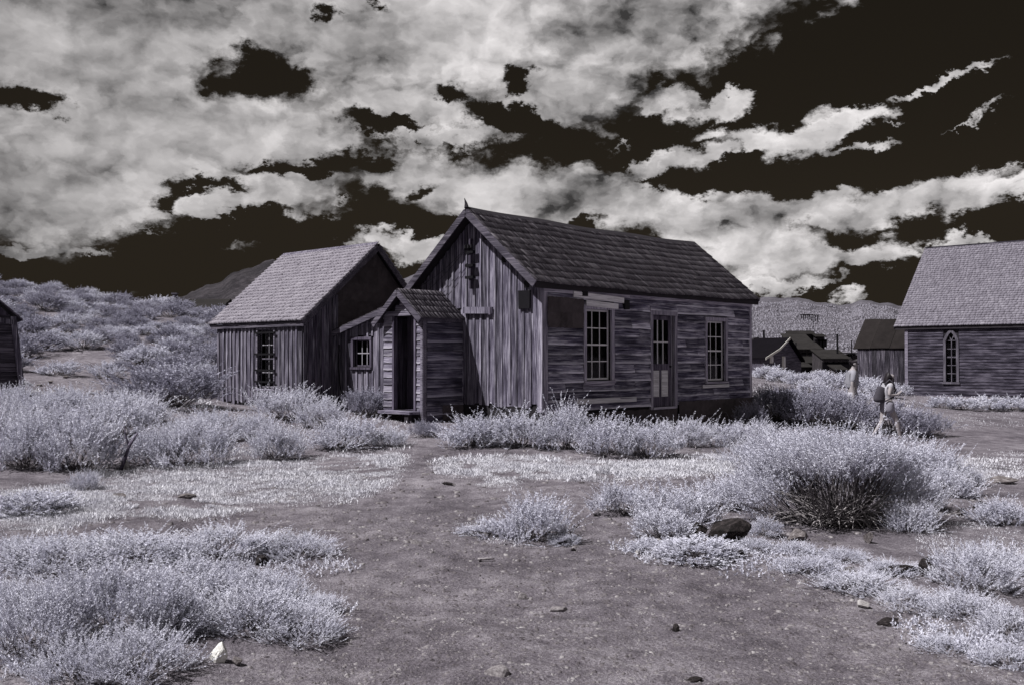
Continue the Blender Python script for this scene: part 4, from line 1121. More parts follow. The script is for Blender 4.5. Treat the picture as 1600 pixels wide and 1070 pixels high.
def block(parent, px0, px1, ptop, peave, pbase, d, run, wins=0, wmat=None, rmat=None, over=0.3):
    """a block with a lean roof falling towards the viewer; run = depth of the roof"""
    x0, x1 = x_at(px0, d), x_at(px1, d); ze = z_at(peave, d); zt = z_at(ptop, d + run); zb = z_at(pbase, d) if pbase else -4
    ox_, oy_ = parent.location.x, parent.location.y
    oz = parent.location.z
    mb = MB(); mb.prism([(d, zb), (d + run, zb), (d + run, zt - 0.15), (d, ze - 0.15)], x0 + 0.3, 'x', x1 - x0 - 0.6)
    mb.v = [(p[0] - ox_, p[1] - oy_, p[2] - oz) for p in mb.v]; mb.build('wall', wmat or M['far_wall'], parent)
    mb = MB(); mb.prism([(d - over, ze - over * (zt - ze) / run), (d + run, zt), (d + run, zt + 0.12), (d - over, ze + 0.12 - over * (zt - ze) / run)], x0, 'x', x1 - x0)
    mb.v = [(p[0] - ox_, p[1] - oy_, p[2] - oz) for p in mb.v]; mb.build('roof', rmat or M['far_roof'], parent)
    for i in range(wins):
        cx = x0 + (x1 - x0) * (i + 0.7) / (wins + 0.4); hz = min(1.5, 0.55 * (ze - zb))
        w = empty('window'); w.parent = parent
        mb = MB(); mb.box(cx - 0.55 - ox_, cx + 0.55 - ox_, d - 0.06 - oy_, d - oy_, ze - 0.5 - hz - oz, ze - 0.5 - oz); mb.build('frame', M['far_wall'], w)
        mb = MB(); mb.box(cx - 0.42 - ox_, cx + 0.42 - ox_, d - 0.09 - oy_, d - 0.061 - oy_, ze - 0.4 - hz - oz, ze - 0.6 - oz); mb.build('pane', M['far_dark_roof'], w)
def chimney(parent, px, pt, pb, wpx, d, mat=None, name='chimney'):
    x = x_at(px, d); r = wpx / 2 / F * d
    mb = MB(); mb.tube([(x, d, z_at(pb, d)), (x, d, z_at(pt, d) - r), (x, d, z_at(pt, d) - r), (x, d, z_at(pt, d))], [r, r, r * 1.25, r * 1.25], 8)
    mb.v = [(p[0] - parent.location.x, p[1] - parent.location.y, p[2] - parent.location.z) for p in mb.v]
    return mb.build(name, mat or M['iron'], parent)
def q8(X, Y): return 1160 + X / 7.645, 480 + Y / 7.645
def fblock(parent, X0, X1, Yt, Ye, Yb, d, run, **k):
    a, b = q8(X0, Yt); c, e = q8(X1, Ye); block(parent, a, c, b, e, q8(0, Yb)[1] if Yb else None, d, run, **k)
mill = empty('mill', (x_at(1262, 176), 176, -3.2))
tag(mill, 'dark stepped mill building with tin roofs on the far valley side', 'mill')
fblock(mill, 545, 875, 288, 322, 445, 190, 2.5, wins=0)
fblock(mill, 555, 865, 322, 440, None, 184, 6.0, wins=0)
fblock(mill, 585, 960, 428, 500, None, 180, 4.0, wins=4)
fblock(mill, 588, 938, 590, 662, None, 176, 4.0, wins=3)
fblock(mill, 645, 842, 660, 712, None, 172, 4.0, wins=2)
fblock(mill, 868, 1002, 325, 352, None, 188, 2.0, wins=3)
chimney(mill, *[q8(640, 420)[0], q8(0, 420)[1], q8(0, 640)[1]], 1.7, 174, name='stack')
a = q8(852, 95); b = q8(852, 300)
chimney(mill, a[0], a[1], b[1], 0.5, 190, name='flag_pole')
hall = empty('warehouse', (x_at(1305, 165), 165, -3.2))
tag(hall, 'long dark warehouse with tin roof and black stovepipe beside the mill', 'warehouse')
fblock(hall, 942, 1288, 510, 612, None, 165, 6.0, wins=5)
chimney(hall, q8(1135, 0)[0], q8(0, 320)[1], q8(0, 580)[1], 2.9, 168, name='stovepipe')
chimney(hall, q8(1305, 0)[0], q8(0, 395)[1], q8(0, 600)[1], 1.9, 168, name='stovepipe')
fblock(hall, 1270, 1420, 548, 560, None, 168, 3.0, wins=0, rmat=M['far_dark_roof'])
hut = empty('hut', (x_at(1315, 140), 140, -3.0))
tag(hut, 'tiny dark hut with pale roof below the warehouse', 'hut')
fblock(hut, 1095, 1260, 692, 745, None, 140, 3.0, wins=1)
# pale-trimmed house
TF = Frame(*(np.array([(1193 - 800) / F, 1.0]) * 105.0))
town = empty('town_house', (*TF.o, -2.4), RZ)
tag(town, 'dark town house with pale gable trim and tall stovepipe', 'house')
def tl(mb): mb.v = [(p[0], p[1], p[2] + 2.4) for p in mb.v]; return mb
tx_a, tz_a = TF.on_y(1229, 530, 0); tx_e, tz_e = TF.on_y(1193, 559, 0); tx_k, tz_k = TF.on_y(1213, 547, 0); tx_r, tz_r = TF.on_y(1242, 553, 0)
mb = MB(); mb.prism([(tx_e, -3), (tx_r + 1.5, -3), (tx_r + 1.5, tz_r - 0.4), (tx_a, tz_a), (tx_k, tz_k), (tx_e, tz_e)], 0.0, 'y', 9.0); tl(mb).build('wall', M['far_blue'], town)
for (p, q) in (((tx_e - 0.3, tz_e - 0.15), (tx_k, tz_k)), ((tx_k, tz_k), (tx_a, tz_a)), ((tx_r + 1.5, tz_r - 0.9), (tx_a, tz_a))):
    mb = MB(); mb.prism([p, q, (q[0], q[1] + 0.18), (p[0], p[1] + 0.18)], -0.4, 'y', 10.5); tl(mb).build('roof', M['far_dark_roof'], town)
    mb = MB(); mb.prism([(p[0], p[1] - 0.05), (q[0], q[1] - 0.05), (q[0], q[1] + 0.2), (p[0], p[1] + 0.2)], -0.47, 'y', 0.06); tl(mb).build('rake_board', M['pale_paint'] if p[0] < tx_a else M['far_dark_roof'], town)
for (px, py0, py1) in ((1205, 556, 567), (1224, 556.5, 577)):
    a, z1_ = TF.on_y(px, py0); _, z0_ = TF.on_y(px, py1)
    w = empty('window'); w.parent = town
    mb = MB(); mb.box(a - 0.35, a + 0.35, -0.06, 0.0, z0_, z1_); tl(mb).build('frame', M['pale_paint'], w)
    mb = MB(); mb.box(a - 0.10, a + 0.34, -0.09, -0.061, z0_ + 0.1, z1_ - 0.1); tl(mb).build('pane', M['curtain'], w)
a, z0_ = TF.on_y(1193.5, 548, 3.0)
mb = MB(); mb.tube([(a, 3.0, z0_ - 1), (a, 3.0, z_at(516, 108)), (a, 3.0, z_at(515, 108))], [0.12, 0.12, 0.15], 8); tl(mb).build('stovepipe', M['iron'], town)
for (px, pt) in ((1177, 528), (1182, 526)):
    a, z0_ = TF.on_y(px, 535, 4.0); mb = MB(); mb.box(a - 0.2, a + 0.2, 3.8, 4.2, z0_ - 1.5, z_at(pt, 108)); tl(mb).build('chimney', M['far_wall'], town)
# hillside ruin of posts on the far hill
dR = 330
A_ = math.atan((1265 - 800) / F)
for rr in np.arange(150, 600, 2.0):
    X, Y = rr * math.sin(A_), rr * math.cos(A_)
    if EYE + (558 - 501.5) / F * Y < float(zfB(np.array([X]), np.array([Y]))[0]): break
dR = Y
zr = float(zfB(np.array([X]), np.array([Y]))[0])
ruin = empty('ruin', (X, Y, zr)); tag(ruin, 'roofless post ruin standing alone on the far sage hillside', 'ruin')
k = dR / F
for i, px in enumerate((1252, 1256, 1259, 1262.5, 1265.5, 1269, 1274, 1278)):
    mb = MB(); xx = x_at(px, dR) - X; mb.box(xx - 0.9 * k * 0.6, xx + 0.9 * k * 0.6, -0.2, 0.2, -1.5, 7.5 * k); mb.build('post', M['far_dark_roof'], ruin)
mb = MB(); mb.box(x_at(1251, dR) - X, x_at(1270, dR) - X, -0.3, 0.3, 7.5 * k, 9.0 * k); mb.build('beam', M['far_dark_roof'], ruin)
mb = MB(); mb.box(x_at(1269, dR) - X, x_at(1281, dR) - X, -0.25, 0.25, 7.0 * k, 8.0 * k); mb.build('beam', M['far_dark_roof'], ruin)
# long roof with chimney behind the crest of the slope
bx = empty('farm_building', (x_at(262, 84), 84, gz(x_at(262, 84), 84)))
tag(bx, 'low dark building with brick chimney behind the crest of the slope', 'building')
zg = bx.location.z; x0 = x_at(205, 84) - bx.location.x; x1 = x_at(345, 84) - bx.location.x
zr_ = z_at(466, 84) - zg; ze_ = z_at(482, 84) - zg
mb = MB(); mb.prism([(0, -1), (6, -1), (6, ze_), (3, zr_ - 0.1), (0, ze_)], x0 + 0.2, 'x', x1 - x0 - 0.4); mb.build('wall', M['far_wall'], bx)
for s in (0, 1):
    ya_, yb_ = ((-0.3, 3) if s == 0 else (6.3, 3)); mb = MB(); mb.prism([(ya_, ze_ - 0.1), (yb_, zr_), (yb_, zr_ + 0.1), (ya_, ze_)], x0, 'x', x1 - x0); mb.build('roof', M['far_roof'], bx)
cx = x_at(254, 84) - bx.location.x
mb = MB(); mb.box(cx - 0.18, cx + 0.18, 2.8, 3.2, zr_ - 0.5, z_at(456.5, 84) - zg); mb.box(cx - 0.24, cx + 0.24, 2.74, 3.26, z_at(456.5, 84) - zg + 0.001, z_at(454.5, 84) - zg); mb.build('chimney', M['trim_y'], bx)

# ================================================================== vegetation
def leaf_mat(name, c, c2, tr=0.16):
    m, t, b = material(name)
    tc = t.node('ShaderNodeTexCoord'); oi = t.node('ShaderNodeObjectInfo')
    n = t.noise(tc.outputs['Object'], 2.6, 4, 0.65).outputs['Fac']
    f = t.math('ADD', t.maprange(n, 0.33, 0.67, 0, 0.75), t.math('MULTIPLY', oi.outputs['Random'], 0.25))
    col = t.mixc(f, c, c2)
    d = t.node('ShaderNodeBsdfDiffuse'); t.L.new(col, d.inputs[0])
    tl_ = t.node('ShaderNodeBsdfTranslucent'); t.L.new(col, tl_.inputs[0])
    mx = t.node('ShaderNodeMixShader'); mx.inputs[0].default_value = tr; t.L.new(d.outputs[0], mx.inputs[1]); t.L.new(tl_.outputs[0], mx.inputs[2])
    t.L.new(mx.outputs[0], m.node_tree.nodes['Material Output'].inputs[0])
    return m
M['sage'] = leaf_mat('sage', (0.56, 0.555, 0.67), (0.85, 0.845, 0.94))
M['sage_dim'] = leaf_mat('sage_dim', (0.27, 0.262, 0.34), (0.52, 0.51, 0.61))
M['grass'] = leaf_mat('grass', (0.66, 0.65, 0.73), (0.88, 0.87, 0.93))
M['far_sage'] = leaf_mat('far_sage', (0.16, 0.15, 0.18), (0.34, 0.325, 0.375))
M['stem'] = plain('stem', (0.16, 0.145, 0.155), 0.9, 9, 0.5, bs=0.0)
M['dead_wood'] = wood('dead_wood', (0.05, 0.042, 0.05), (0.24, 0.22, 0.235), (0.48, 0.45, 0.46), 'x', 0.3)

def unit(v): return v / np.maximum(np.linalg.norm(v, axis=-1, keepdims=True), 1e-9)
def leaves_from_sprigs(rg, base, dirs, lens, nleaf, llen, lw, spread=0.45):
    n = len(base)
    t_ = rg.uniform(0.05, 1.0, (n, nleaf))
    pos = base[:, None, :] + dirs[:, None, :] * (lens[:, None] * t_)[..., None]
    perp = unit(np.cross(dirs[:, None, :], rg.normal(size=(n, nleaf, 3))))
    ld = unit(dirs[:, None, :] * 0.8 + perp * spread + rg.normal(size=(n, nleaf, 3)) * 0.15)
    L = llen * (1.15 - 0.5 * t_) * rg.uniform(0.7, 1.3, (n, nleaf))
    sd = unit(np.cross(ld, rg.normal(size=(n, nleaf, 3)))) * (lw * rg.uniform(0.7, 1.3, (n, nleaf)))[..., None]
    tip = pos + ld * L[..., None]; mid = pos + ld * (L * 0.5)[..., None]
    q = np.stack([pos, mid + sd * 0.5, tip, mid - sd * 0.5], 2)          # n, nleaf, 4, 3
    return q.reshape(-1, 3)
def stems_quads(base, tip, w, rg):
    """thin flat-sided stems: two crossed quads each"""
    d = unit(tip - base); out = []
    for k in range(2):
        s = unit(np.cross(d, rg.normal(size=d.shape))) * w
        out.append(np.stack([base - s, base + s, tip + s * 0.4, tip - s * 0.4], 1))
    return np.concatenate(out, 0).reshape(-1, 3)
def tube_np(paths, rads):
    """3-sided tubes; paths n,m,3  rads n,m"""
    n, m, _ = paths.shape
    d = np.gradient(paths, axis=1); d = unit(d)
    a = unit(np.cross(d, np.array([0.3, 0.5, 0.81]))); b = np.cross(d, a)
    ring = []
    for k in range(3):
        an = 2 * math.pi * k / 3
        ring.append(paths + (a * math.cos(an) + b * math.sin(an)) * rads[..., None])
    ring = np.stack(ring, 2)                                             # n,m,3,3
    idx = np.arange(n * m * 3).reshape(n, m, 3); f = []
    for k in range(3):
        k2 = (k + 1) % 3
        f.append(np.stack([idx[:, :-1, k], idx[:, :-1, k2], idx[:, 1:, k2], idx[:, 1:, k]], -1).reshape(-1, 4))
    return ring.reshape(-1, 3), np.concatenate(f, 0)
def bush_meshes(seed, kind='sage', ncl=50, nsp=12, nleaf=16, llen=0.03, lw=0.011, splen=0.2, mat=None, flat=0.35, up=0.8, stemr=0.006, front_bare=False, lumps=5, clus=1.0):
    """unit bush: about 1 wide, 1 high; returns (foliage mesh, stems mesh)"""
    rg = np.random.default_rng(seed)
    ct_ = rg.uniform(-0.05, 1, ncl) ** 0.9 if kind != 'mat' else rg.uniform(0, 1, ncl)
    ct_ = np.clip(np.nan_to_num(ct_), 0, 1)
    st_ = np.sqrt(1 - ct_ ** 2); ph = rg.uniform(0, 2 * math.pi, ncl)
    lob = np.zeros(ncl)
    for i in range(lumps):
        a0 = rg.uniform(0, 2 * math.pi); lob += 0.16 * np.exp(-((np.angle(np.exp(1j * (ph - a0)))) / 0.6) ** 2) * rg.choice([-1, 1])
    rad = (0.5 * (0.80 + lob) + rg.normal(0, 0.03, ncl))
    inner = rg.uniform(0.5, 1.0, ncl) ** 0.5
    zz = (flat + (0.72 - flat) * ct_ + rg.normal(0, 0.05, ncl) + lob * 0.4) * inner
    cl = np.stack([rad * st_ * np.cos(ph) * inner, rad * st_ * np.sin(ph) * inner, np.maximum(zz, 0.03)], -1)
    if front_bare:
        cl[:, 2] = np.where((cl[:, 1] < 0.10) & (np.abs(cl[:, 0] + 0.02) < 0.33) & (cl[:, 2] < 0.52), 0.52 + 0.14 * rg.random(ncl), cl[:, 2])
    base0 = np.stack([rg.normal(0, 0.05, ncl), rg.normal(0, 0.05, ncl), np.full(ncl, -0.03)], -1)
    # sprigs
    c = np.repeat(cl, nsp, 0)
    bs = c + rg.normal(0, 1, (ncl * nsp, 3)) * np.array([0.052, 0.052, 0.040]) * clus
    out = unit(c * np.array([1, 1, 0.6]))
    dr_ = unit(out * (1 - up) * 1.4 + np.array([0, 0, up]) + rg.normal(0, 0.26, (ncl * nsp, 3)))
    ln = splen * rg.uniform(0.45, 1.2, ncl * nsp) * np.where(rg.random(ncl * nsp) < 0.10, 1.5, 1.0) * np.repeat(rg.uniform(0.7, 1.25, ncl), nsp)
    V_ = [leaves_from_sprigs(rg, bs, dr_, ln, nleaf, llen, lw), stems_quads(bs, bs + dr_ * ln[:, None], lw * 0.16, rg)]
    V_ = np.concatenate(V_, 0)
    V_[:, 2] = np.maximum(V_[:, 2], -0.02)
    nz_ = 1.0 / np.percentile(V_[:, 2], 99.3); nx_ = 1.0 / (2 * np.percentile(np.abs(V_[:, :2]), 98.5)); NS = np.array([nx_, nx_, nz_]); V_ = V_ * NS
    fol = np_mesh('foliage', V_, np.arange(len(V_)), 4, mat or M['sage'])
    # woody stems, gently bent
    m = 5; tq = np.linspace(0, 1, m)[None, :, None]
    ctrl = (base0 + cl) / 2 + np.stack([cl[:, 0] * 0.25, cl[:, 1] * 0.25, -0.08 * np.ones(ncl)], -1) + rg.normal(0, 0.03, (ncl, 3))
    pts = (1 - tq) ** 2 * base0[:, None] + 2 * tq * (1 - tq) * ctrl[:, None] + tq ** 2 * cl[:, None]
    rd = stemr * (1.3 - np.linspace(0, 1, m))[None, :] * rg.uniform(0.6, 1.4, (ncl, 1))
    sv, sf = tube_np(pts, rd)
    sv = sv * NS
    stm = np_mesh('stems', sv, sf.ravel(), 4, M['stem'])
    return fol, stm

NEAR = [bush_meshes(100 + i, 'mat', 72, 10, 36, 0.026, 0.0085, 0.30, flat=0.10, up=0.74, stemr=0.004) for i in range(4)]
MIDB = [bush_meshes(200 + i, 'sage', 54, 9, 38, 0.034, 0.010, 0.40, flat=0.14, up=0.85, clus=1.1, stemr=0.006) for i in range(6)]
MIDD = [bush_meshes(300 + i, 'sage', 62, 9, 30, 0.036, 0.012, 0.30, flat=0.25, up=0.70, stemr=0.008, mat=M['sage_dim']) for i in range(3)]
FARB = [bush_meshes(400 + i, 'sage', 42, 8, 20, 0.058, 0.019, 0.30, flat=0.14, up=0.62, stemr=0.008) for i in range(5)]
FARD = [bush_meshes(450 + i, 'sage', 42, 8, 20, 0.058, 0.019, 0.30, flat=0.14, up=0.62, stemr=0.008, mat=M['sage_dim']) for i in range(3)]
LOW = [bush_meshes(500 + i, 'mat', 70, 11, 18, 0.038, 0.013, 0.20, flat=0.06, up=0.5, stemr=0.004) for i in range(4)]
_br = random.Random(5)
def bush(x, y, w, h, pool, label, group, name='sagebrush', rz=None, sink=0.02, dw=1.0):
    e = empty(name, (x, y, gz(x, y) - sink), _br.uniform(0, 6.28) if rz is None else rz)
    e.scale = (w, w * dw, h)
    f, s = _br.choice(pool)
    link('foliage', f, e); link('stems', s, e)
    tag(e, label, 'bush', group)
    return e
def pbush(px, py, wpx, hpx, pool, label, group=None, **k):
    p = hit_ground(px, py); d = p[1]; w = wpx * d / F; h = hpx * d / F
    d2 = d + 0.33 * w
    x = (px - 800) / F * d2
    return bush(x, d2, w, h * (d2 / d) * (0.86 if pool is NEAR else 0.76 if pool is LOW else 0.74 if group == 'sagebrush along the house front' else 0.84), pool, label, group, **k)

# -- bushes along the front of the house
G = 'sagebrush along the house front'
pbush(742, 702, 128, 76, MIDB, 'spiky pale sagebrush before the gable boards beside the path', G)
pbush(812, 704, 120, 82, MIDB, 'spiky pale sagebrush before the gable wall near the house corner', G)
pbush(885, 706, 104, 108, MIDB, 'tallest sagebrush against the corner of the plank house', G)
pbush(950, 716, 130, 90, MIDB, 'broad sagebrush under the tall sash window beside the house corner', G)
pbush(1010, 718, 120, 78, MIDB, 'spiky sagebrush between the tall sash window and the house door', G)
pbush(1065, 700, 90, 62, MIDB, 'rounded sagebrush in front of the house door', G)
pbush(1125, 698, 105, 58, MIDB, 'rounded sagebrush before the tar-paper patch of the house', G)
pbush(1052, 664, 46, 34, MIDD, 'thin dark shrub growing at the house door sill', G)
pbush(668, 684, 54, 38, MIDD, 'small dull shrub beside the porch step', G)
pbush(1185, 690, 80, 50, MIDB, 'sagebrush at the far corner of the plank house', G)
# -- before the cabin and the lean-to
G = 'sagebrush in front of the cabin'
pbush(575, 652, 74, 54, MIDD, 'dull round shrub under the small lean-to window', G)
pbush(452, 660, 128, 66, MIDB, 'pale sagebrush against the cabin corner', G)
pbush(505, 672, 90, 58, MIDB, 'pale sagebrush before the cabin gable', G)
pbush(540, 705, 118, 62, MIDB, 'sagebrush at the bend of the path to the porch', G)
pbush(610, 700, 66, 40, MIDB, 'small sagebrush at the path edge before the porch', G)
pbush(436, 722, 112, 74, MIDB, 'upright pale sagebrush in front of the barred cabin window', G)
pbush(400, 690, 70, 52, MIDB, 'low sagebrush before the cabin skirt board', G)
# -- left thicket
G = 'sagebrush thicket left of the cabin'
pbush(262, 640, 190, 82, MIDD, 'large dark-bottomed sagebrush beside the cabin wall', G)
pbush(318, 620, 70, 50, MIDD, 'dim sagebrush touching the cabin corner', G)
THL = ['upright sagebrush beside the barred-window bush at the thicket end', 'sagebrush between the dark-bottomed bush and the cabin skirt board', 'sagebrush behind the pale stone and dead twigs', 'largest sagebrush of the thicket, above the dead twigs',
       'sagebrush at the thicket front above the track-edge low shrub', 'sagebrush below the large dark-bottomed bush', 'sagebrush at the foot of the leaning outhouse'] + ['sagebrush deep inside the thicket between outhouse and dark-bottomed bush'] * 7
TH = 'sagebrush in the thick stand between the outhouse and the cabin'
for (px, py, w, h) in ((300, 736, 140, 92), (345, 690, 116, 60), (240, 730, 96, 80), (120, 742, 180, 120), (40, 738, 120, 110), (185, 692, 150, 86), (60, 668, 110, 66),
                       (120, 660, 120, 60), (20, 650, 80, 60), (215, 668, 120, 66), (30, 700, 110, 80), (-40, 720, 130, 110), (300, 700, 100, 60), (80, 700, 120, 70)):
    pbush(px, py, w, h, MIDB, THL.pop(0), G)
pbush(132, 768, 52, 42, MIDB, 'small lone sagebrush in front of the dense thicket', None)
pbush(50, 812, 150, 50, LOW, 'low pale shrub at the grass edge beside the dirt track', None)
# -- middle of the path
pbush(832, 850, 128, 88, MIDB, 'lone sagebrush standing in the middle of the dirt path', None)
pbush(770, 838, 100, 36, LOW, 'low mat of leaves creeping from the lone path bush', None)
pbush(880, 852, 60, 26, LOW, 'small sprawling shrub at the foot of the lone path bush', None)
# -- right group round the boulder
G = 'sagebrush round the dark boulder'
pbush(975, 806, 120, 66, MIDB, 'upright sagebrush at the path side of the boulder group', G)
pbush(1060, 826, 150, 84, MIDB, 'broad spiky sagebrush behind the dark boulder', G)
pbush(1130, 800, 130, 70, MIDB, 'sagebrush between the dark boulder and the big rabbitbrush', G)
pbush(1040, 850, 110, 60, LOW, 'leafy shrub at the boulder side facing the path', G)
pbush(1085, 886, 150, 44, LOW, 'low leafy mat in front of the dark boulder', G)
pbush(1015, 866, 80, 34, LOW, 'small leafy mat at the path edge by the boulder', G)
pbush(1195, 842, 54, 44, LOW, 'small sprig shrub beside the bare stems of the rabbitbrush', G)
G = 'sagebrush behind the big rabbitbrush'
for i, (px, py, w, h) in enumerate(((1205, 722, 100, 64), (1260, 716, 110, 58), (1330, 722, 100, 44), (1160, 728, 80, 40))):
    pbush(px, py, w, h, MIDB, 'spiky sagebrush in the row behind the big rabbitbrush', G)
for i, (px, py, w, h) in enumerate(((1440, 760, 120, 84), (1480, 778, 100, 62), (1505, 760, 70, 44), (1430, 800, 100, 70))):
    pbush(px, py, w, h, MIDB, 'sagebrush beside the big rabbitbrush towards the open track', G)
pbush(1565, 826, 110, 56, MIDB, 'round pale shrub alone beside the dry sticks', None)
pbush(1515, 932, 150, 84, NEAR, 'leafy pale shrub growing behind the flat black rocks', None)
# big rabbitbrush, one of its kind
hero_f, hero_s = bush_meshes(77, 'sage', 240, 16, 34, 0.017, 0.005, 0.24, flat=0.16, up=0.72, stemr=0.0045, front_bare=True)
p = hit_ground(1305, 836); d2 = p[1] + 0.55
e = empty('rabbitbrush', ((1305 - 800) / F * d2, d2, gz((1305 - 800) / F * d2, d2) - 0.02), 0.0)
w_ = 320 * d2 / F; e.scale = (w_ * 0.96, w_ * 0.82, 150 * d2 / F)
link('foliage', hero_f, e); link('stems', hero_s, e)
tag(e, 'big domed rabbitbrush with bare bent stems showing beneath', 'bush')
rg = np.random.default_rng(9); n = 75                                    # bare arching stems at its front
ph = rg.uniform(math.pi * 0.98, math.pi * 2.02, n); b0 = np.stack([rg.normal(0, 0.07, n), rg.normal(-0.05, 0.04, n), np.zeros(n)], -1)
rr = rg.uniform(0.26, 0.46, n)
tp = np.stack([np.cos(ph) * rr, np.sin(ph) * rr * 0.95, rg.uniform(0.02, 0.42, n)], -1)
md = (b0 + tp) / 2 + np.stack([np.zeros(n), np.zeros(n), rg.uniform(0.12, 0.30, n)], -1)
tq = np.linspace(0, 1, 7)[None, :, None]
pts = (1 - tq) ** 2 * b0[:, None] + 2 * tq * (1 - tq) * md[:, None] + tq ** 2 * tp[:, None] + np.cumsum(rg.normal(0, 0.006, (n, 7, 3)), 1)
sv, sf = tube_np(pts, 0.0042 * (1.25 - np.linspace(0, 1, 7))[None, :] * rg.uniform(0.6, 1.5, (n, 1)))
M['bare_stem'] = plain('bare_stem', (0.42, 0.39, 0.40), 0.9, 9, 0.5, bs=0.0)
o = link('bare_stems', np_mesh('bare_stems', sv, sf.ravel(), 4, M['bare_stem']), e)
# the low hillock it grows on is in the terrain; neighbours
for (px, py, w, h) in ((1190, 770, 90, 60), (1420, 840, 90, 60)):
    pbush(px, py, w, h, MIDB, 'shrub leaning against the flank of the big rabbitbrush', 'shrubs flanking the rabbitbrush')
# -- bottom left patch
G = 'low shrubs of the leafy patch by the path'
NLL = {(470, 878): 'low shrub beside the dark stone at the patch edge', (345, 890): 'shrub between the dark stone and the grey broken stone', (215, 895): 'shrub just behind the grey broken stone', (270, 1016): 'leafy shrub directly behind the bright white stone',
       (400, 1010): 'leafy shrub behind the grey stone next to the white stone', (480, 1018): 'leafy shrub at the path corner beyond the white stone', (180, 1030): 'tallest leafy shrub of the near patch', (220, 1078): 'leafy shrub in front of the bright white stone',
       (500, 960): 'smallest shrub at the patch edge along the bare path'}
NL = 'low leafy shrub in the dense patch round the white stone'
for (px, py, w, h) in ((80, 905, 200, 62), (215, 895, 190, 60), (345, 890, 190, 62), (470, 878, 130, 44), (300, 960, 190, 88), (420, 950, 150, 66), (140, 960, 170, 60), (180, 1030, 240, 150),
                       (60, 1060, 190, 140), (270, 1016, 150, 104), (400, 1010, 170, 92), (480, 1018, 150, 66), (220, 1078, 190, 100), (500, 960, 90, 36), (30, 960, 120, 60), (-30, 1000, 150, 100),
                       (130, 1085, 160, 90), (350, 935, 120, 60), (20, 885, 120, 50)):
    pbush(px, py, w, h, NEAR, NLL.get((px, py), NL), G)
# -- right low mats
G = 'low leafy mats by the flat black rocks'
MLL = {(1180, 868): 'tiny leafy mat beside the round dark stone', (1240, 870): 'small leafy mat before the grey stone at the rabbitbrush', (1320, 880): 'thin leafy mat by the low grey stone', (1390, 905): 'leafy mat in front of the long flat black rock',
       (1560, 900): 'leafy mat behind the pale shrub of the black rocks', (1260, 905): 'leafy mat nearest the open path below the boulder'}
for (px, py, w, h) in ((1260, 905, 110, 34), (1340, 930, 130, 40), (1425, 962, 120, 44), (1510, 975, 120, 50), (1585, 1005, 130, 56), (1470, 1020, 100, 30), (1580, 1052, 120, 40), (1390, 905, 110, 30),
                       (1560, 900, 130, 40), (1240, 870, 70, 26), (1180, 868, 60, 24), (1320, 880, 80, 24)):
    pbush(px, py, w, h, NEAR, MLL.get((px, py), 'low leafy mat spreading below the flat black rocks'), G)
# -- behind the house to the right
G = 'shrubs beyond the far end of the house'
for (px, py, w, h) in ((1210, 662, 90, 66), (1262, 670, 100, 70), (1320, 674, 110, 66), (1395, 682, 120, 60), (1440, 684, 80, 46), (1235, 640, 90, 40), (1300, 645, 90, 42), (1180, 672, 60, 50)):
    pbush(px, py, w, h, MIDD, 'dull dense shrub in the hedge the two walkers pass', G)
for (px, py, w, h) in ((1196, 592, 56, 26), (1225, 598, 54, 24), (1255, 602, 60, 24), (1290, 612, 70, 34), (1320, 606, 54, 30), (1350, 615, 60, 32), (1385, 622, 60, 34), (1405, 618, 40, 22), (1270, 618, 60, 28), (1330, 628, 60, 26), (1280, 592, 50, 22)):
    pbush(px, py, w, h, FARB, 'pale shrub on the rise before the shed and far town', 'shrubs before the shed and far town')
for (px, py, w, h) in ((1470, 638, 56, 24), (1505, 641, 60, 26), (1545, 642, 64, 28), (1585, 643, 60, 28), (1630, 645, 60, 28)):
    pbush(px, py, w, h, FARB, 'shrub in the low row along the church wall', 'shrubs along the church wall')
# -- hillside
rgh = random.Random(3); pts_h = []
for it in range(6000):
    y = rgh.uniform(25.5, 59); x = rgh.uniform(-0.57 * y, -0.24 * y)
    px = 800 + x / y * F
    if KF is not None:
        q = np.array([x, y]) - KF.o; lx, ly = q @ U, q @ V
        if -0.6 < lx < 5 and -3 < ly < 4.6: continue
    if y < 31.5 and 40 < px < 190 and y > 26.5: continue
    if y < 23 and px < 60: continue
    w = 0.65 + 1.25 * rgh.random() ** 1.2
    if any((x - a) ** 2 + (y - b) ** 2 < (0.36 * (w + c)) ** 2 for a, b, c in pts_h): continue
    pts_h.append((x, y, w))
    if len(pts_h) >= 285: break
for (x, y, w) in pts_h:
    bush(x, y, w, w * rgh.uniform(0.30, 0.48), FARB if rgh.random() < 0.35 else FARD, 'sagebrush scattered over the hillside behind the outhouse', 'sagebrush on the hillside')

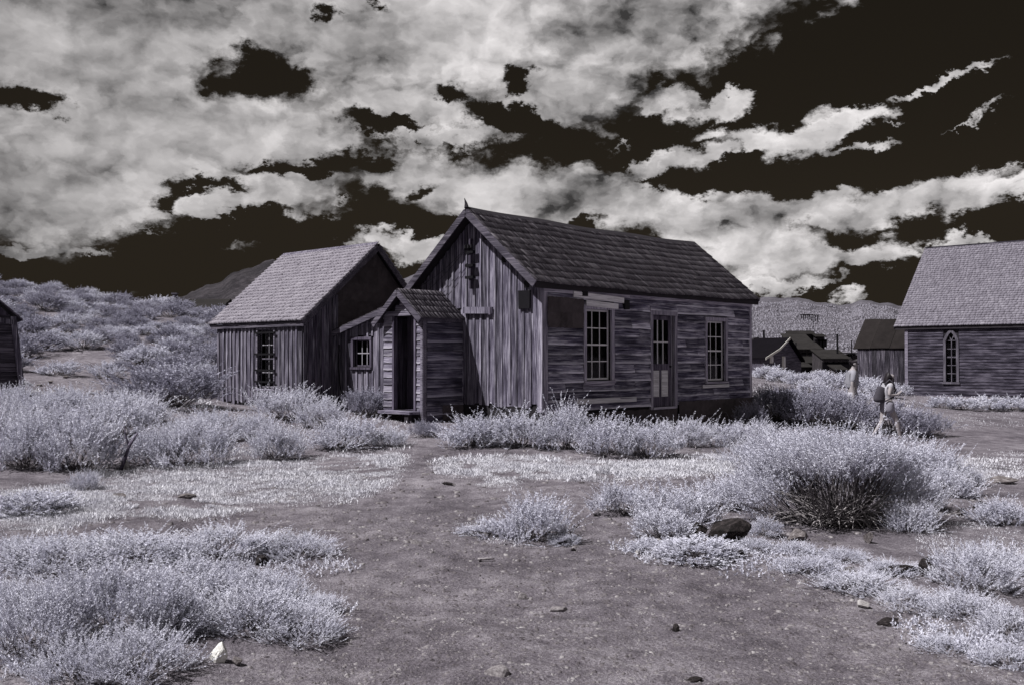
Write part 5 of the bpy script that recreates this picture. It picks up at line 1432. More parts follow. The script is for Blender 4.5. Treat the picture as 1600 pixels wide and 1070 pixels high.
# ------------------------------------------------------------------ grass and ground cover (uncountable)
def in_poly(x, y, poly):
    c = np.zeros(len(x), bool); n = len(poly)
    for i in range(n):
        x1, y1 = poly[i]; x2, y2 = poly[(i + 1) % n]
        m = ((y1 > y) != (y2 > y)) & (x < (x2 - x1) * (y - y1) / (y2 - y1 + 1e-9) + x1); c ^= m
    return c
_dd = np.linspace(3, 75, 1400)
def hit_many(px, py):
    out = np.zeros((len(px), 3))
    for i0 in range(0, len(px), 4000):
        a, b = px[i0:i0 + 4000], py[i0:i0 + 4000]
        # distances by fixed-point iteration on the smooth terrain
        rx = (a - 800) / F; rz = (558 - b) / F
        d = np.full(len(a), 10.0)
        zg = np.zeros(len(a))
        for _ in range(14):
            dn = np.clip((EYE - zg) / np.maximum(-rz, 0.004), 3, 62); d = 0.5 * d + 0.5 * dn
            zg = ground_h(rx * d, d, False)
        out[i0:i0 + 4000, 0] = rx * d; out[i0:i0 + 4000, 1] = d; out[i0:i0 + 4000, 2] = ground_h(rx * d, d)
    return out
def scatter(poly, n, seed, clump=0.0):
    rg = np.random.default_rng(seed); xs = [p[0] for p in poly]; ys = [p[1] for p in poly]
    X = rg.uniform(min(xs), max(xs), n * 3); Y = rg.uniform(min(ys), max(ys), n * 3)
    k = in_poly(X, Y, poly); X, Y = X[k][:n], Y[k][:n]
    X = X + rg.normal(0, 9, len(X)); Y = Y + rg.normal(0, 3.5, len(Y))
    Y = np.maximum(Y, 425)
    P_ = hit_many(X, Y)
    if clump:
        f = fbm(P_[:, 0] * 1.6, P_[:, 1] * 1.6, 3, seed) + 0.3 * fbm(P_[:, 0] * 6, P_[:, 1] * 6, 2, seed + 1)
        P_ = P_[f > clump]
    return P_
def grass_mesh(P_, ln, wd, seed, lean=0.55):
    rg = np.random.default_rng(seed); n = len(P_)
    d = unit(np.stack([rg.normal(0, lean, n), rg.normal(0, lean, n), np.ones(n)], -1))
    L = ln * rg.uniform(0.4, 1.5, n) * np.clip(1 + 2.2 * fbm(P_[:, 0] * 2.2, P_[:, 1] * 2.2, 3, 77), 0.4, 1.9); k = np.clip(P_[:, 1] / 14, 0.5, 3) ** 0.5
    s = unit(np.cross(d, rg.normal(size=(n, 3)))) * (wd * k)[:, None]
    b = P_ - np.array([0, 0, 0.01]); bend = unit(d + np.stack([rg.normal(0, .5, n), rg.normal(0, .5, n), -0.1 * np.ones(n)], -1))
    mid = b + d * (L * 0.55)[:, None]; tip = mid + bend * (L * 0.5)[:, None]
    return np.stack([b - s, b + s, mid + s * 0.6, tip], 1).reshape(-1, 3)
GP = [([(676, 724), (760, 716), (960, 724), (1130, 714), (1140, 734), (1010, 748), (860, 744), (700, 740)], 11000, 0.11, 0.003, -0.16),
      ([(690, 745), (800, 742), (810, 762), (720, 768)], 1500, 0.06, 0.003, 0.0),
      ([(140, 738), (420, 722), (620, 706), (640, 728), (600, 760), (540, 780), (420, 786), (330, 806), (150, 800)], 19000, 0.10, 0.003, -0.12),
      ([(0, 772), (140, 756), (200, 800), (90, 828), (0, 830)], 8000, 0.10, 0.003, -0.2),
      ([(1130, 716), (1200, 716), (1180, 740), (1120, 736)], 1500, 0.10, 0.003, -0.05),
      ([(1470, 716), (1600, 708), (1600, 746), (1520, 752), (1480, 740)], 4500, 0.08, 0.003, -0.2),
      ([(712, 815), (800, 795), (860, 830), (800, 850), (730, 836)], 1800, 0.06, 0.0025, -0.1),
      ([(1440, 640), (1600, 640), (1600, 664), (1450, 668)], 3000, 0.07, 0.004, -0.05),
      ([(1180, 590), (1420, 590), (1440, 655), (1180, 640)], 9000, 0.12, 0.004, -0.1),
      ([(0, 430), (330, 492), (335, 640), (0, 650)], 22000, 0.14, 0.005, -0.05),
      ([(340, 640), (640, 660), (650, 700), (340, 715)], 5000, 0.10, 0.003, 0.0),
      ([(0, 846), (440, 832), (560, 880), (552, 1000), (520, 1036), (350, 1046), (0, 1070)], 9000, 0.028, 0.0011, -0.02),
      ([(1180, 850), (1330, 870), (1600, 900), (1600, 1070), (1500, 1050), (1380, 970), (1230, 925)], 8000, 0.028, 0.0011, 0.0),
      ([(1380, 770), (1600, 770), (1600, 880), (1440, 860)], 6000, 0.04, 0.0014, 0.0)]
Vg = np.concatenate([grass_mesh(scatter(p_, n_, 60 + i, c_), l_, w_, 80 + i) for i, (p_, n_, l_, w_, c_) in enumerate([(a_, int(b_ * 2.8), c_ * 0.45, d_ * 0.36, e_ - 0.02) for a_, b_, c_, d_, e_ in [(g[0], g[1] * (2.0 if gi < 5 else 0.75), g[2] * (0.9 if gi < 5 else 1), g[3] * (0.85 if gi < 5 else 1), g[4]) for gi, g in enumerate(GP)]])], 0)
o = link('grass', np_mesh('grass', Vg, np.arange(len(Vg)), 4, M['grass'])); tag(o, 'pale short dry grass over the yard', 'grass', kind='stuff')
# creeping leafy cover
CP = [([(0, 848), (440, 834), (555, 885), (548, 1000), (520, 1034), (350, 1044), (0, 1070)], 5200, -0.04), ([(1190, 852), (1330, 872), (1600, 930), (1600, 1070), (1500, 1045), (1380, 968), (1230, 922)], 2600, 0.075),
      ([(950, 850), (1150, 862), (1220, 830), (1240, 862), (1140, 895), (1010, 880)], 900, 0.02), ([(1400, 780), (1600, 800), (1600, 870), (1440, 850)], 900, 0.03), ([(1100, 880), (1250, 880), (1250, 905), (1140, 905)], 120, 0.05)]
rg = np.random.default_rng(33); Vc = []
for i, (p_, n_, c_) in enumerate(CP):
    P_ = scatter(p_, n_, 160 + i, c_); n = len(P_)
    dr_ = unit(np.stack([rg.normal(0, 0.6, n), rg.normal(0, 0.6, n), np.ones(n) * 0.8], -1))
    Vc.append(leaves_from_sprigs(rg, P_, dr_, rg.uniform(0.03, 0.10, n), 11, 0.020, 0.0075))
Vc = np.concatenate(Vc, 0)
o = link('ground_cover', np_mesh('ground_cover', Vc, np.arange(len(Vc)), 4, M['sage'])); tag(o, 'creeping pale leafy ground cover at the path edges', 'ground cover', kind='stuff')
# far sage specks on the hills, joined
def specks(zf, azr, rr_, n, seed, mat, size):
    rg = np.random.default_rng(seed); az = rg.uniform(*azr, n); r = rr_[0] + (rr_[1] - rr_[0]) * rg.uniform(0, 1, n) ** 0.75
    X = np.sin(az) * r; Y = np.cos(az) * r; Z = zf(X, Y); sz = size * rg.uniform(0.5, 1.5, n) * (0.6 + 0.8 * r / rr_[1])
    k = 5; an = np.arange(k) * 2 * math.pi / k
    V_ = []
    ring = np.stack([X[:, None] + np.cos(an) * sz[:, None], Y[:, None] + np.sin(an) * sz[:, None], np.repeat(Z[:, None], k, 1) - 0.2], -1)
    ring2 = np.stack([X[:, None] + np.cos(an + .4) * sz[:, None] * .75, Y[:, None] + np.sin(an + .4) * sz[:, None] * .75, Z[:, None] + sz[:, None] * rg.uniform(0.4, 0.9, (n, k))], -1)
    allv = np.concatenate([ring, ring2], 1).reshape(-1, 3); b = np.arange(n)[:, None] * 10
    f = []
    for i in range(k):
        j = (i + 1) % k; f.append(np.stack([b[:, 0] + i, b[:, 0] + j, b[:, 0] + 5 + j, b[:, 0] + 5 + i], -1))
    f.append(np.stack([b[:, 0] + 5, b[:, 0] + 6, b[:, 0] + 7, b[:, 0] + 8], -1)); f.append(np.stack([b[:, 0] + 5, b[:, 0] + 8, b[:, 0] + 9, b[:, 0] + 9], -1)[:0])
    f = np.concatenate(f, 0)
    return np_mesh('far_sagebrush', allv, f.ravel(), 4, mat)
o = link('far_sagebrush', specks(zfB, (math.radians(10), math.radians(25)), (155, 570), 26000, 5, M['far_sage'], 0.30)); tag(o, 'countless sagebrush specks covering the far hillside', 'sagebrush', kind='stuff')

# ================================================================== stones, sticks, pebbles
def rock_mat(name, a, b_, c):
    m, t, b = material(name)
    tc = t.node('ShaderNodeTexCoord'); n = t.noise(tc.outputs['Object'], 9, 6, 0.65).outputs['Fac']
    t.L.new(t.ramp(n, [(0.35, a), (0.52, b_), (0.68, c)]), b.inputs['Base Color']); b.inputs['Roughness'].default_value = 0.8
    bump(t, b, t.noise(tc.outputs['Object'], 40, 5, 0.6).outputs['Fac'], 0.4, 0.01); return m
M['rock_dark'] = rock_mat('rock_dark', (0.006, 0.005, 0.005), (0.018, 0.014, 0.015), (0.065, 0.054, 0.055))
M['rock_mid'] = rock_mat('rock_mid', (0.06, 0.05, 0.052), (0.15, 0.132, 0.135), (0.30, 0.275, 0.28))
M['rock_tan'] = rock_mat('rock_tan', (0.12, 0.108, 0.115), (0.22, 0.20, 0.21), (0.36, 0.335, 0.345))
M['rock_pale'] = rock_mat('rock_pale', (0.20, 0.185, 0.19), (0.36, 0.34, 0.345), (0.52, 0.50, 0.50))
M['rock_white'] = rock_mat('rock_white', (0.55, 0.53, 0.51), (0.78, 0.765, 0.74), (0.88, 0.87, 0.85))
def rock_mesh(seed, sub=3, cuts=14):
    bm = bmesh.new(); bmesh.ops.create_icosphere(bm, subdivisions=sub, radius=0.5)
    rg = random.Random(seed)
    for _ in range(cuts):
        n = Vector((rg.gauss(0, 1), rg.gauss(0, 1), rg.gauss(0.2, 0.8))).normalized(); d = rg.uniform(0.22, 0.40)
        for v in bm.verts:
            k = v.co.dot(n) - d
            if k > 0: v.co -= n * k
    for v in bm.verts:
        v.co += Vector((rg.uniform(-1, 1), rg.uniform(-1, 1), rg.uniform(-1, 1))) * 0.013
    me = bpy.data.meshes.new('stone'); bm.to_mesh(me); bm.free(); return me
def rock(px, py, wpx, hpx, mat, label, name='stone', seed=1, dw=0.8, group=None, sink=0.25):
    p = hit_ground(px, py); d = p[1]; w = wpx * d / F; h = hpx * d / F
    me = rock_mesh(seed); me.materials.append(M[mat])
    o = link(name, me); y = d + w * dw * 0.35; x = (px - 800) / F * y
    o.scale = (w * 1.08, w * dw, h * (1 + sink) * 1.1); o.location = (x, y, gz(x, y) + h * 0.5 - h * sink * 0.5); o.rotation_euler = (0, 0, random.Random(seed).uniform(-0.5, 0.5))
    tag(o, label, 'rock', group); return o
rock(1134, 853, 88, 44, 'rock_dark', 'dark cracked boulder among the sagebrush', 'boulder', 61, 0.8, sink=0.45)
rock(1092, 846, 34, 28, 'rock_dark', 'smaller dark rock leaning on the boulder beside the leafy shrub', 'stone', 14)
rock(411, 886, 26, 17, 'rock_dark', 'dark stone at the far edge of the leafy patch', 'stone', 5)
rock(190, 892, 36, 20, 'rock_mid', 'grey broken stone half hidden in the leafy patch', 'stone', 6)
rock(345, 1042, 36, 30, 'rock_white', 'bright white stone at the edge of the leafy patch', 'stone', 7)
rock(372, 1042, 26, 14, 'rock_mid', 'grey stone beside the bright white stone', 'stone', 8)
rock(1402, 902, 84, 20, 'rock_dark', 'long flat black rock beside the leafy mats', 'stone', 9, 0.5)
rock(1450, 904, 40, 32, 'rock_dark', 'upright black rock at the end of the flat one', 'stone', 10)
rock(1386, 984, 46, 14, 'rock_dark', 'black flat stand-in for a dark hole under the leafy mats by the path', 'stone', 11, 0.6)  # black stone added to stand for the dark of a hole
rock(1346, 958, 34, 12, 'rock_pale', 'pale flat stone at the edge of the leafy mats', 'stone', 12, 0.7)
rock(1246, 850, 42, 18, 'rock_mid', 'grey stone at the foot of the rabbitbrush stems', 'stone', 13)
rock(1356, 852, 24, 18, 'rock_mid', 'grey upright stone beneath the rabbitbrush', 'stone', 15)
rock(1320, 900, 36, 14, 'rock_mid', 'low grey stone between the rabbitbrush and the black rocks', 'stone', 16)
rock(1055, 992, 15, 12, 'rock_dark', 'small dark pebble lying alone on the bare path', 'stone', 17, sink=0.9)
rock(648, 856, 22, 9, 'rock_tan', 'pale flat stone on the track before the lone bush', 'stone', 18, 0.6, sink=0.9)
rock(816, 931, 22, 11, 'rock_tan', 'pale wedge-shaped stone on the open path', 'stone', 19, 0.5, sink=0.9)
rock(876, 957, 34, 8, 'rock_tan', 'broad pale stone sunk flat in the path', 'stone', 20, 0.6, sink=0.9)
rock(775, 1064, 42, 16, 'rock_tan', 'large pale stone sunk in the near path', 'stone', 21, 0.8, sink=0.9)
rock(1084, 1064, 34, 12, 'rock_dark', 'dark stone sunk in the near path', 'stone', 22, 0.8, sink=0.9)
rock(1156, 876, 22, 13, 'rock_dark', 'round dark stone in front of the boulder', 'stone', 23)
rock(996, 870, 14, 6, 'rock_pale', 'small pale stone at the path edge by the boulder shrubs', 'stone', 24)
rock(895, 864, 10, 6, 'rock_dark', 'small dark stone beside the lone path bush', 'stone', 25)
rock(1532, 800, 26, 18, 'rock_dark', 'dark stone by the dry sticks', 'stone', 26)
rock(1500, 806, 24, 12, 'rock_dark', 'dark low stone beneath the dry sticks', 'stone', 27)
rock(1566, 756, 60, 11, 'rock_mid', 'flat brown rock in the pale grass by the track', 'stone', 28, 0.6)
rock(185, 782, 30, 10, 'rock_mid', 'flat stone in the grass before the thicket', 'stone', 29, 0.6)
rock(292, 778, 30, 11, 'rock_mid', 'dull flat stone in the grass by the track', 'stone', 30, 0.6)
rock(700, 760, 22, 6, 'rock_dark', 'flat dark stone in the grass strip by the porch path', 'stone', 31, 0.6)
rock(198, 735, 22, 16, 'rock_pale', 'pale stone among the dead twigs under the thicket', 'stone', 32)
for i, (px, py) in enumerate(((80, 600), (102, 592), (62, 604), (36, 598))):
    rock(px, py, 10, 5, 'rock_mid', 'small stone on the bare patch of the hillside', 'stone', 40 + i, group='stones on the hillside patch')
# pebbles: uncountable
rg = np.random.default_rng(21)
def pebbles(n, poly, smin, smax, seed):
    P_ = scatter(poly, n, seed); n = len(P_)
    s = smin * (smax / smin) ** (rg.random(n) ** 4.5) * np.clip(P_[:, 1] / 6, 0.8, 2.2)
    c = np.array([(-1, -1, -.6), (1, -1, -.6), (1, 1, -.6), (-1, 1, -.6), (-.6, -.6, .6), (.6, -.6, .6), (.6, .6, .6), (-.6, .6, .6)])
    v = c[None] * rg.uniform(0.55, 1.15, (n, 8, 3)) * s[:, None, None] * rg.uniform(0.6, 1.3, (n, 1, 3)) * np.array([1, 1, 0.7])
    a = rg.uniform(0, 6.28, n); ca, sa = np.cos(a)[:, None], np.sin(a)[:, None]
    v = np.stack([v[..., 0] * ca - v[..., 1] * sa, v[..., 0] * sa + v[..., 1] * ca, v[..., 2]], -1)
    return (v + P_[:, None, :]).reshape(-1, 3), n
fp = np.array([(4, 5, 6, 7), (0, 1, 5, 4), (1, 2, 6, 5), (2, 3, 7, 6), (3, 0, 4, 7)])
PB = [pebbles(26000, [(380, 800), (1250, 800), (1600, 1070), (350, 1070), (540, 900)], 0.003, 0.020, 1), pebbles(2500, [(420, 730), (760, 700), (1500, 720), (1600, 800), (1250, 860), (540, 850), (0, 840), (200, 800)], 0.005, 0.028, 2),
      pebbles(1500, [(1180, 850), (1600, 880), (1600, 1070), (1200, 1070)], 0.004, 0.025, 3)]
vv = np.concatenate([p_[0] for p_ in PB]); n = sum(p_[1] for p_ in PB)
fcs = (np.arange(n)[:, None, None] * 8 + fp[None]).reshape(-1)
M['pebble'] = rock_mat('pebble', (0.05, 0.042, 0.048), (0.14, 0.125, 0.135), (0.36, 0.34, 0.35))
o = link('gravel', np_mesh('gravel', vv, fcs, 4, M['pebble'])); tag(o, 'fine loose gravel strewn over the dirt path', 'gravel', kind='stuff')
# sticks
def stick(pts_px, r, label, mat='dead_wood', lift=0.02, group=None, name='stick', taper=0.5, dz=None):
    pts = []
    for i, (px, py) in enumerate(pts_px):
        p = hit_ground(px, py); pts.append([p[0], p[1], p[2] + lift + (dz[i] if dz else 0)])
    o0 = Vector(pts[0]); q = [Vector(p) - o0 for p in pts]
    full = []
    for i in range(len(q) - 1):
        for k in range(4): full.append(q[i].lerp(q[i + 1], k / 4) + Vector((random.uniform(-1, 1), random.uniform(-1, 1), random.uniform(-.3, .3))) * r * 0.5)
    full.append(q[-1])
    mb = MB(); mb.tube(full, [r * (1 - (1 - taper) * i / (len(full) - 1)) for i in range(len(full))], 6)
    o = mb.build(name, M[mat], None, smooth=True); o.location = o0; tag(o, label, 'stick', group); return o
stick([(748, 880), (772, 876)], 0.012, 'pale stick lying on the path before the lone bush')
stick([(1146, 690), (1206, 708)], 0.07, 'dark fallen timber leaning out from the house corner', 'dark_board', 0.10, name='timber', taper=0.9, dz=[0.22, 0])
stick([(880, 838), (862, 852)], 0.014, 'bare stick at the foot of the lone path bush', dz=[0.02, 0.1])
stick([(905, 842), (876, 850)], 0.008, 'thin bare twig beside the lone path bush', dz=[0.12, 0.0])
TW = 'bleached dead twig under the thick sagebrush stand'
rs_ = random.Random(8)
for i in range(16):
    x = rs_.uniform(150, 240); y = rs_.uniform(722, 738); stick([(x, y), (x + rs_.uniform(-22, 22), y + rs_.uniform(-6, 6))], 0.008, TW, lift=0.04, group='dead twigs under the thicket', dz=[rs_.uniform(0, 0.12), 0.0])
p = hit_ground(186, 738); mb = MB(); mb.tube([(0, 0, -0.05), (0.06, 0.05, 0.18), (0.12, 0.05, 0.36), (0.22, 0.08, 0.52)], [0.035, 0.03, 0.024, 0.012], 7); mb.tube([(0.12, 0.05, 0.34), (0.05, 0.1, 0.46), (0.03, 0.1, 0.6)], [0.018, 0.013, 0.006], 6)
o = mb.build('dead_branch', M['dark_board'], None, smooth=True); o.location = p; tag(o, 'dark forked dead branch sticking up from the thicket', 'branch')
for i in range(10):
    x = rs_.uniform(1455, 1525); y = rs_.uniform(792, 832); stick([(x, y), (x + rs_.uniform(-28, 28), y + rs_.uniform(-5, 5))], 0.007, 'dry stick strewn between the round shrub and the rabbitbrush', lift=0.02, group='dry sticks by the round shrub', dz=[rs_.uniform(0, 0.06), 0])
for i in range(7):
    x = rs_.uniform(1075, 1130); y = rs_.uniform(700, 712); stick([(x, y), (x + rs_.uniform(-20, 20), y + rs_.uniform(-3, 3))], 0.009, 'broken twig on the ground before the tar-paper patch', lift=0.03, group='twigs before the tar-paper patch')

# ================================================================== two walkers
def skin_obj(name, J, E, mat, parent, root, sub=2):
    """J: {key: (x, y, z, r)}; E: list of key chains; a skinned continuous surface"""
    keys = list(J); me = bpy.data.meshes.new(name)
    ed = set()
    for ch in E:
        for a, b in zip(ch[:-1], ch[1:]): ed.add((keys.index(a), keys.index(b)))
    me.from_pydata([J[k][:3] for k in keys], sorted(ed), [])
    o = bpy.data.objects.new(name, me); COL.objects.link(o); o.parent = parent
    m = o.modifiers.new('skin', 'SKIN'); m.use_smooth_shade = True
    for i, k in enumerate(keys):
        r = J[k][3]; sv = me.skin_vertices[0].data[i]
        sv.radius = (r, r) if not isinstance(r, tuple) else r
        sv.use_root = (k == root)
    s = o.modifiers.new('sub', 'SUBSURF'); s.levels = sub; s.render_levels = sub
    me.materials.append(mat)
    return o
def add_hand(J, E, wrist, tip_dir, side, tag_):
    w = Vector(J[wrist][:3]); d = Vector(tip_dir).normalized(); s = Vector(side).normalized()
    J[tag_ + 'palm'] = (*(w + d * 0.06), 0.028); E.append([wrist, tag_ + 'palm'])
    J[tag_ + 'knk'] = (*(w + d * 0.095), 0.030); E.append([tag_ + 'palm', tag_ + 'knk'])
    for i, (off, ln) in enumerate(((-0.030, 0.065), (-0.010, 0.078), (0.010, 0.072), (0.028, 0.055))):
        a = w + d * 0.10 + s * off; n = d.cross(s)
        J[f'{tag_}f{i}a'] = (*(a + d * ln * 0.5 + n * 0.004), 0.0085); J[f'{tag_}f{i}b'] = (*(a + d * ln + n * 0.02), 0.0075)
        E.append([tag_ + 'knk', f'{tag_}f{i}a', f'{tag_}f{i}b'])
    J[tag_ + 't0'] = (*(w + d * 0.05 - s * 0.035), 0.0105); J[tag_ + 't1'] = (*(w + d * 0.085 - s * 0.052), 0.009)
    E.append([tag_ + 'palm', tag_ + 't0', tag_ + 't1'])
def cloth(name, c, r=0.85): return plain(name, c, r, 14, 0.2, bs=0.15)
M['skin'] = plain('skin', (0.33, 0.30, 0.315), 0.55, 6, 0.08, bs=0.0, spec=0.3)
M['dark_hair'] = plain('dark_hair', (0.018, 0.014, 0.018), 0.5, 20, 0.4)
M['white_top'] = cloth('white_top', (0.46, 0.45, 0.50)); M['pale_shirt'] = cloth('pale_shirt', (0.30, 0.295, 0.34))
M['grey_denim'] = cloth('grey_denim', (0.26, 0.25, 0.30)); M['pale_denim'] = cloth('pale_denim', (0.42, 0.41, 0.47))
M['pack'] = cloth('pack', (0.06, 0.055, 0.07)); M['shoe'] = cloth('shoe', (0.02, 0.018, 0.022)); M['lens'] = plain('lens', (0.01, 0.01, 0.012), 0.2, 5, 0.1, bs=0)
def head_parts(J, E, c, nod=0.0, s=1.0):
    """c = head centre; the face looks along +x"""
    x, y, z = c
    J['h0'] = (x - 0.005, y, z - 0.055 * s, 0.062 * s); J['h1'] = (x, y, z, (0.074 * s, 0.088 * s)); J['h2'] = (x - 0.008, y, z + 0.062 * s, 0.066 * s)
    J['nose'] = (x + 0.098 * s, y, z - 0.022 * s, 0.013 * s); J['chin'] = (x + 0.055 * s, y, z - 0.098 * s, 0.028 * s)
    J['ear0'] = (x - 0.005, y - 0.080 * s, z - 0.015 * s, 0.014 * s); J['ear1'] = (x - 0.005, y + 0.080 * s, z - 0.015 * s, 0.014 * s)
    E += [['neck', 'h0', 'h1', 'h2'], ['h1', 'nose'], ['h0', 'chin'], ['h1', 'ear0'], ['h1', 'ear1']]
def face_bits(parent, c, s=1.0):
    x, y, z = c
    for sy in (-1, 1):
        mb = MB(); mb.tube([(x + 0.078 * s, y + sy * 0.03 * s, z + 0.0), (x + 0.086 * s, y + sy * 0.03 * s, z + 0.0)], [0.013 * s, 0.009 * s], 8); mb.build('eye', M['dark_hair'], parent)
    mb = MB(); mb.tube([(x + 0.080 * s, y - 0.024 * s, z - 0.062 * s), (x + 0.088 * s, y, z - 0.064 * s), (x + 0.080 * s, y + 0.024 * s, z - 0.062 * s)], [0.004, 0.007, 0.004], 6); mb.build('mouth', cloth('lips', (0.3, 0.2, 0.2)), parent)

# woman walking to the right
p = hit_ground(1386, 688)
wm = empty('person', p, math.radians(6)); tag(wm, 'woman in white top and grey shorts walking with a dark backpack', 'person')
J = {'pelvis': (0, 0, 0.90, 0.125), 'waist': (0.01, 0, 1.05, (0.095, 0.12)), 'chest': (0.03, 0, 1.24, (0.10, 0.14)), 'top': (0.04, 0, 1.36, 0.085), 'neck': (0.065, 0, 1.43, 0.046),
     'hr': (0.0, -0.085, 0.86, 0.095), 'kr': (0.20, -0.09, 0.50, 0.060), 'cr': (0.225, -0.09, 0.36, 0.056), 'ar': (0.30, -0.085, 0.085, 0.036), 'fr': (0.345, -0.085, 0.035, 0.036), 'tr': (0.46, -0.09, 0.025, 0.028),
     'hl': (-0.01, 0.085, 0.86, 0.095), 'kl': (-0.075, 0.09, 0.47, 0.060), 'cl': (-0.15, 0.09, 0.36, 0.055), 'al': (-0.31, 0.085, 0.125, 0.036), 'fl': (-0.29, 0.085, 0.045, 0.034), 'tl': (-0.19, 0.085, 0.02, 0.028),
     'sr': (0.03, -0.165, 1.345, 0.058), 'er': (-0.055, -0.215, 1.11, 0.042), 'wr': (0.15, -0.19, 1.115, 0.029),
     'sl': (0.03, 0.165, 1.345, 0.058), 'el': (-0.02, 0.215, 1.11, 0.042), 'wl': (0.17, 0.17, 1.14, 0.029)}
E = [['pelvis', 'waist', 'chest', 'top', 'neck'], ['pelvis', 'hr', 'kr', 'cr', 'ar', 'fr', 'tr'], ['pelvis', 'hl', 'kl', 'cl', 'al', 'fl', 'tl'], ['top', 'sr', 'er', 'wr'], ['top', 'sl', 'el', 'wl']]
head_parts(J, E, (0.10, 0, 1.545)); add_hand(J, E, 'wr', (0.8, 0.15, 0.5), (0, 1, 0.1), 'R'); add_hand(J, E, 'wl', (0.8, -0.2, 0.45), (0, 1, 0.1), 'L')
body = skin_obj('body', J, E, M['skin'], wm, 'pelvis'); face_bits(wm, (0.10, 0, 1.545))
Jt = {'a': (0.0, 0, 0.97, (0.125, 0.15)), 'b': (0.01, 0, 1.06, (0.112, 0.137)), 'c': (0.03, 0, 1.24, (0.118, 0.158)), 'd': (0.04, 0, 1.36, 0.098), 's1': (0.03, -0.165, 1.345, 0.072), 'e1': (0.0, -0.19, 1.245, 0.062), 's2': (0.03, 0.165, 1.345, 0.072), 'e2': (0.0, 0.19, 1.245, 0.062)}
skin_obj('top', Jt, [['a', 'b', 'c', 'd'], ['d', 's1', 'e1'], ['d', 's2', 'e2']], M['white_top'], wm, 'c')
Js = {'a': (0.0, 0, 1.0, (0.122, 0.15)), 'b': (0, 0, 0.90, (0.145, 0.165)), 'r0': (0.02, -0.085, 0.80, 0.120), 'r1': (0.075, -0.09, 0.66, 0.105), 'l0': (-0.02, 0.085, 0.80, 0.120), 'l1': (-0.045, 0.09, 0.66, 0.105)}
skin_obj('shorts', Js, [['a', 'b'], ['b', 'r0', 'r1'], ['b', 'l0', 'l1']], M['grey_denim'], wm, 'b')
Jh = {'a': (0.075, 0, 1.60, 0.094), 'b': (0.03, 0, 1.56, 0.10), 'c': (0.0, 0, 1.46, 0.090), 'd': (0.01, -0.03, 1.36, 0.078), 'e': (0.05, -0.10, 1.28, 0.050), 'f': (0.02, 0.09, 1.30, 0.05), 'g': (0.10, -0.085, 1.52, 0.028), 'h': (0.11, -0.10, 1.40, 0.032)}
skin_obj('hair', Jh, [['a', 'b', 'c', 'd', 'e'], ['d', 'f'], ['b', 'g', 'h']], M['dark_hair'], wm, 'b')
for k, s in (('r', -1), ('l', 1)):
    a, f, tt = J['a' + k], J['f' + k], J['t' + k]
    skin_obj('shoe', {'a': (f[0] - 0.035, f[1], f[2] + 0.0, 0.043), 'b': ((f[0] + tt[0]) / 2, f[1], f[2] - 0.002, 0.043), 'c': (tt[0], tt[1], tt[2] + 0.004, 0.034)}, [['a', 'b', 'c']], M['shoe'], wm, 'b', 1)
bp = empty('backpack', wm.location, wm.rotation_euler.z); tag(bp, 'dark soft backpack hanging on the walking woman', 'backpack')
skin_obj('bag', {'a': (-0.10, 0, 1.30, (0.07, 0.11)), 'b': (-0.155, 0, 1.16, (0.10, 0.15)), 'c': (-0.185, 0, 1.00, (0.115, 0.165)), 'd': (-0.19, 0, 0.92, (0.09, 0.14))}, [['a', 'b', 'c', 'd']], M['pack'], bp, 'b')
for s in (-1, 1):
    mb = MB(); mb.tube([(-0.10, s * 0.09, 1.36), (0.01, s * 0.115, 1.475), (0.12, s * 0.11, 1.38), (0.155, s * 0.12, 1.22), (0.08, s * 0.165, 1.06), (-0.12, s * 0.14, 0.96)], 0.02, 6); mb.build('strap', M['pack'], bp, smooth=True)
mb = MB(); mb.tube([(-0.22, -0.08, 0.9), (-0.29, -0.10, 0.83), (-0.30, -0.1, 0.76)], [0.018, 0.016, 0.008], 6); mb.build('strap', M['pack'], bp, smooth=True)

# man standing behind the hedge
p = hit_ground(1332, 664)
mn = empty('person', p, math.radians(-4)); tag(mn, 'man in pale shirt and light jeans standing behind the hedge', 'person')
k = 1.06
J = {'pelvis': (0, 0, 0.93, 0.13), 'waist': (0, 0, 1.08, (0.11, 0.14)), 'chest': (0.015, 0, 1.28, (0.12, 0.165)), 'top': (0.0, 0, 1.42, 0.10), 'neck': (0.03, 0, 1.51, 0.056),
     'hr': (0.0, -0.09, 0.88, 0.10), 'kr': (0.05, -0.10, 0.50, 0.066), 'ar': (0.0, -0.10, 0.10, 0.042), 'fr': (0.02, -0.10, 0.04, 0.04), 'tr': (0.16, -0.11, 0.03, 0.034),
     'hl': (0.0, 0.09, 0.88, 0.10), 'kl': (0.02, 0.10, 0.50, 0.066), 'al': (-0.08, 0.10, 0.10, 0.042), 'fl': (-0.06, 0.10, 0.04, 0.04), 'tl': (0.08, 0.11, 0.03, 0.034),
     'sr': (-0.01, -0.20, 1.40, 0.066), 'er': (-0.07, -0.25, 1.12, 0.046), 'wr': (-0.03, -0.25, 0.88, 0.032),
     'sl': (-0.01, 0.20, 1.40, 0.066), 'el': (0.0, 0.25, 1.12, 0.046), 'wl': (0.10, 0.24, 0.90, 0.032)}
E = [['pelvis', 'waist', 'chest', 'top', 'neck'], ['pelvis', 'hr', 'kr', 'ar', 'fr', 'tr'], ['pelvis', 'hl', 'kl', 'al', 'fl', 'tl'], ['top', 'sr', 'er', 'wr'], ['top', 'sl', 'el', 'wl']]
head_parts(J, E, (0.06, 0, 1.635), s=1.05); add_hand(J, E, 'wr', (0.1, 0, -1), (1, 0, 0.1), 'R'); add_hand(J, E, 'wl', (0.2, 0, -1), (1, 0, 0.1), 'L')
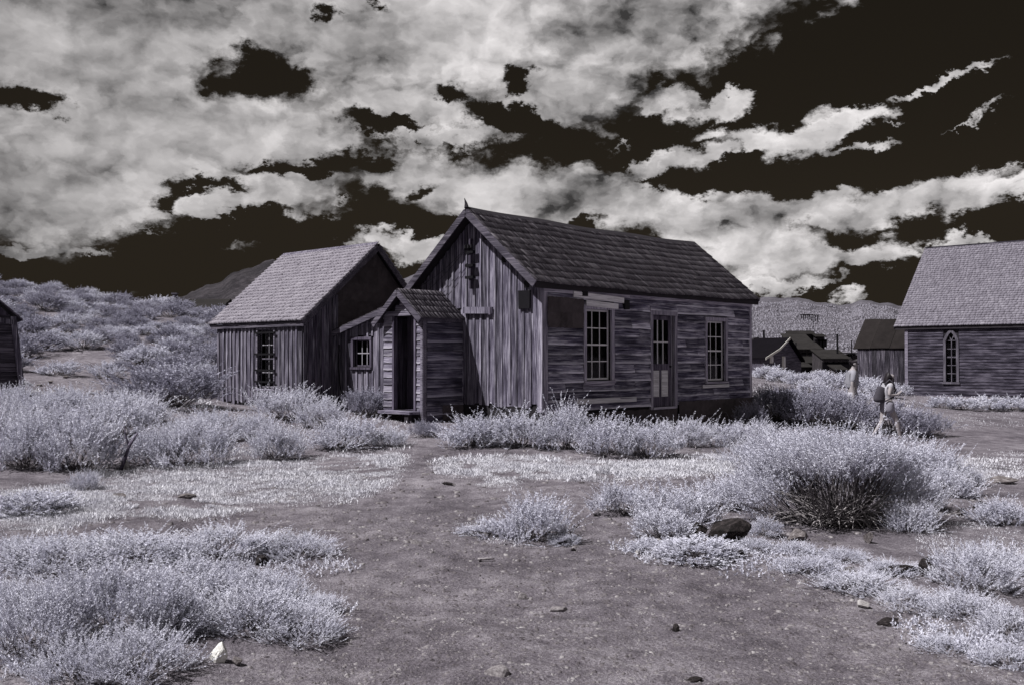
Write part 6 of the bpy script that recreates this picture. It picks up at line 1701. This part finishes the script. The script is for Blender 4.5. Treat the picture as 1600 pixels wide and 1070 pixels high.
skin_obj('body', J, E, M['skin'], mn, 'pelvis'); face_bits(mn, (0.06, 0, 1.635), 1.05)
Jt = {'a': (0, 0, 0.97, (0.132, 0.158)), 'b': (0, 0, 1.06, (0.135, 0.165)), 'c': (0.015, 0, 1.28, (0.14, 0.185)), 'd': (0.0, 0, 1.42, 0.115), 's1': (-0.01, -0.20, 1.40, 0.082), 'e1': (-0.06, -0.245, 1.14, 0.066), 's2': (-0.01, 0.20, 1.40, 0.082), 'e2': (-0.005, 0.245, 1.15, 0.066)}
skin_obj('shirt', Jt, [['a', 'b', 'c', 'd'], ['d', 's1', 'e1'], ['d', 's2', 'e2']], M['pale_shirt'], mn, 'c')
Js = {'a': (0, 0, 0.95, (0.14, 0.16)), 'b': (0, 0, 0.88, (0.145, 0.165)), 'r0': (0.02, -0.095, 0.76, 0.115), 'r1': (0.05, -0.10, 0.50, 0.085), 'r2': (0.01, -0.10, 0.12, 0.07), 'l0': (0.01, 0.095, 0.76, 0.115), 'l1': (0.02, 0.10, 0.50, 0.085), 'l2': (-0.07, 0.10, 0.12, 0.07)}
skin_obj('jeans', Js, [['a', 'b'], ['b', 'r0', 'r1', 'r2'], ['b', 'l0', 'l1', 'l2']], M['pale_denim'], mn, 'b')
skin_obj('hair', {'a': (0.075, 0, 1.70, 0.068), 'b': (0.03, 0, 1.705, 0.080), 'c': (-0.015, 0, 1.665, 0.068), 'd': (-0.02, 0, 1.60, 0.05)}, [['a', 'b', 'c', 'd']], M['dark_hair'], mn, 'b')
mb = MB(); mb.box(0.132, 0.150, -0.068, -0.008, 1.625, 1.662); mb.box(0.132, 0.150, 0.008, 0.068, 1.625, 1.662); mb.box(0.138, 0.146, -0.008, 0.008, 1.648, 1.656); mb.box(0.04, 0.132, -0.082, -0.076, 1.646, 1.656); mb.box(0.04, 0.132, 0.076, 0.082, 1.646, 1.656); mb.build('sunglasses', M['lens'], mn)
for kk in ('r', 'l'):
    f, tt = J['f' + kk], J['t' + kk]; skin_obj('shoe', {'a': (f[0] - 0.04, f[1], f[2], 0.05), 'b': ((f[0] + tt[0]) / 2, f[1], f[2], 0.048), 'c': (tt[0], tt[1], tt[2] + 0.005, 0.04)}, [['a', 'b', 'c']], M['shoe'], mn, 'b', 1)
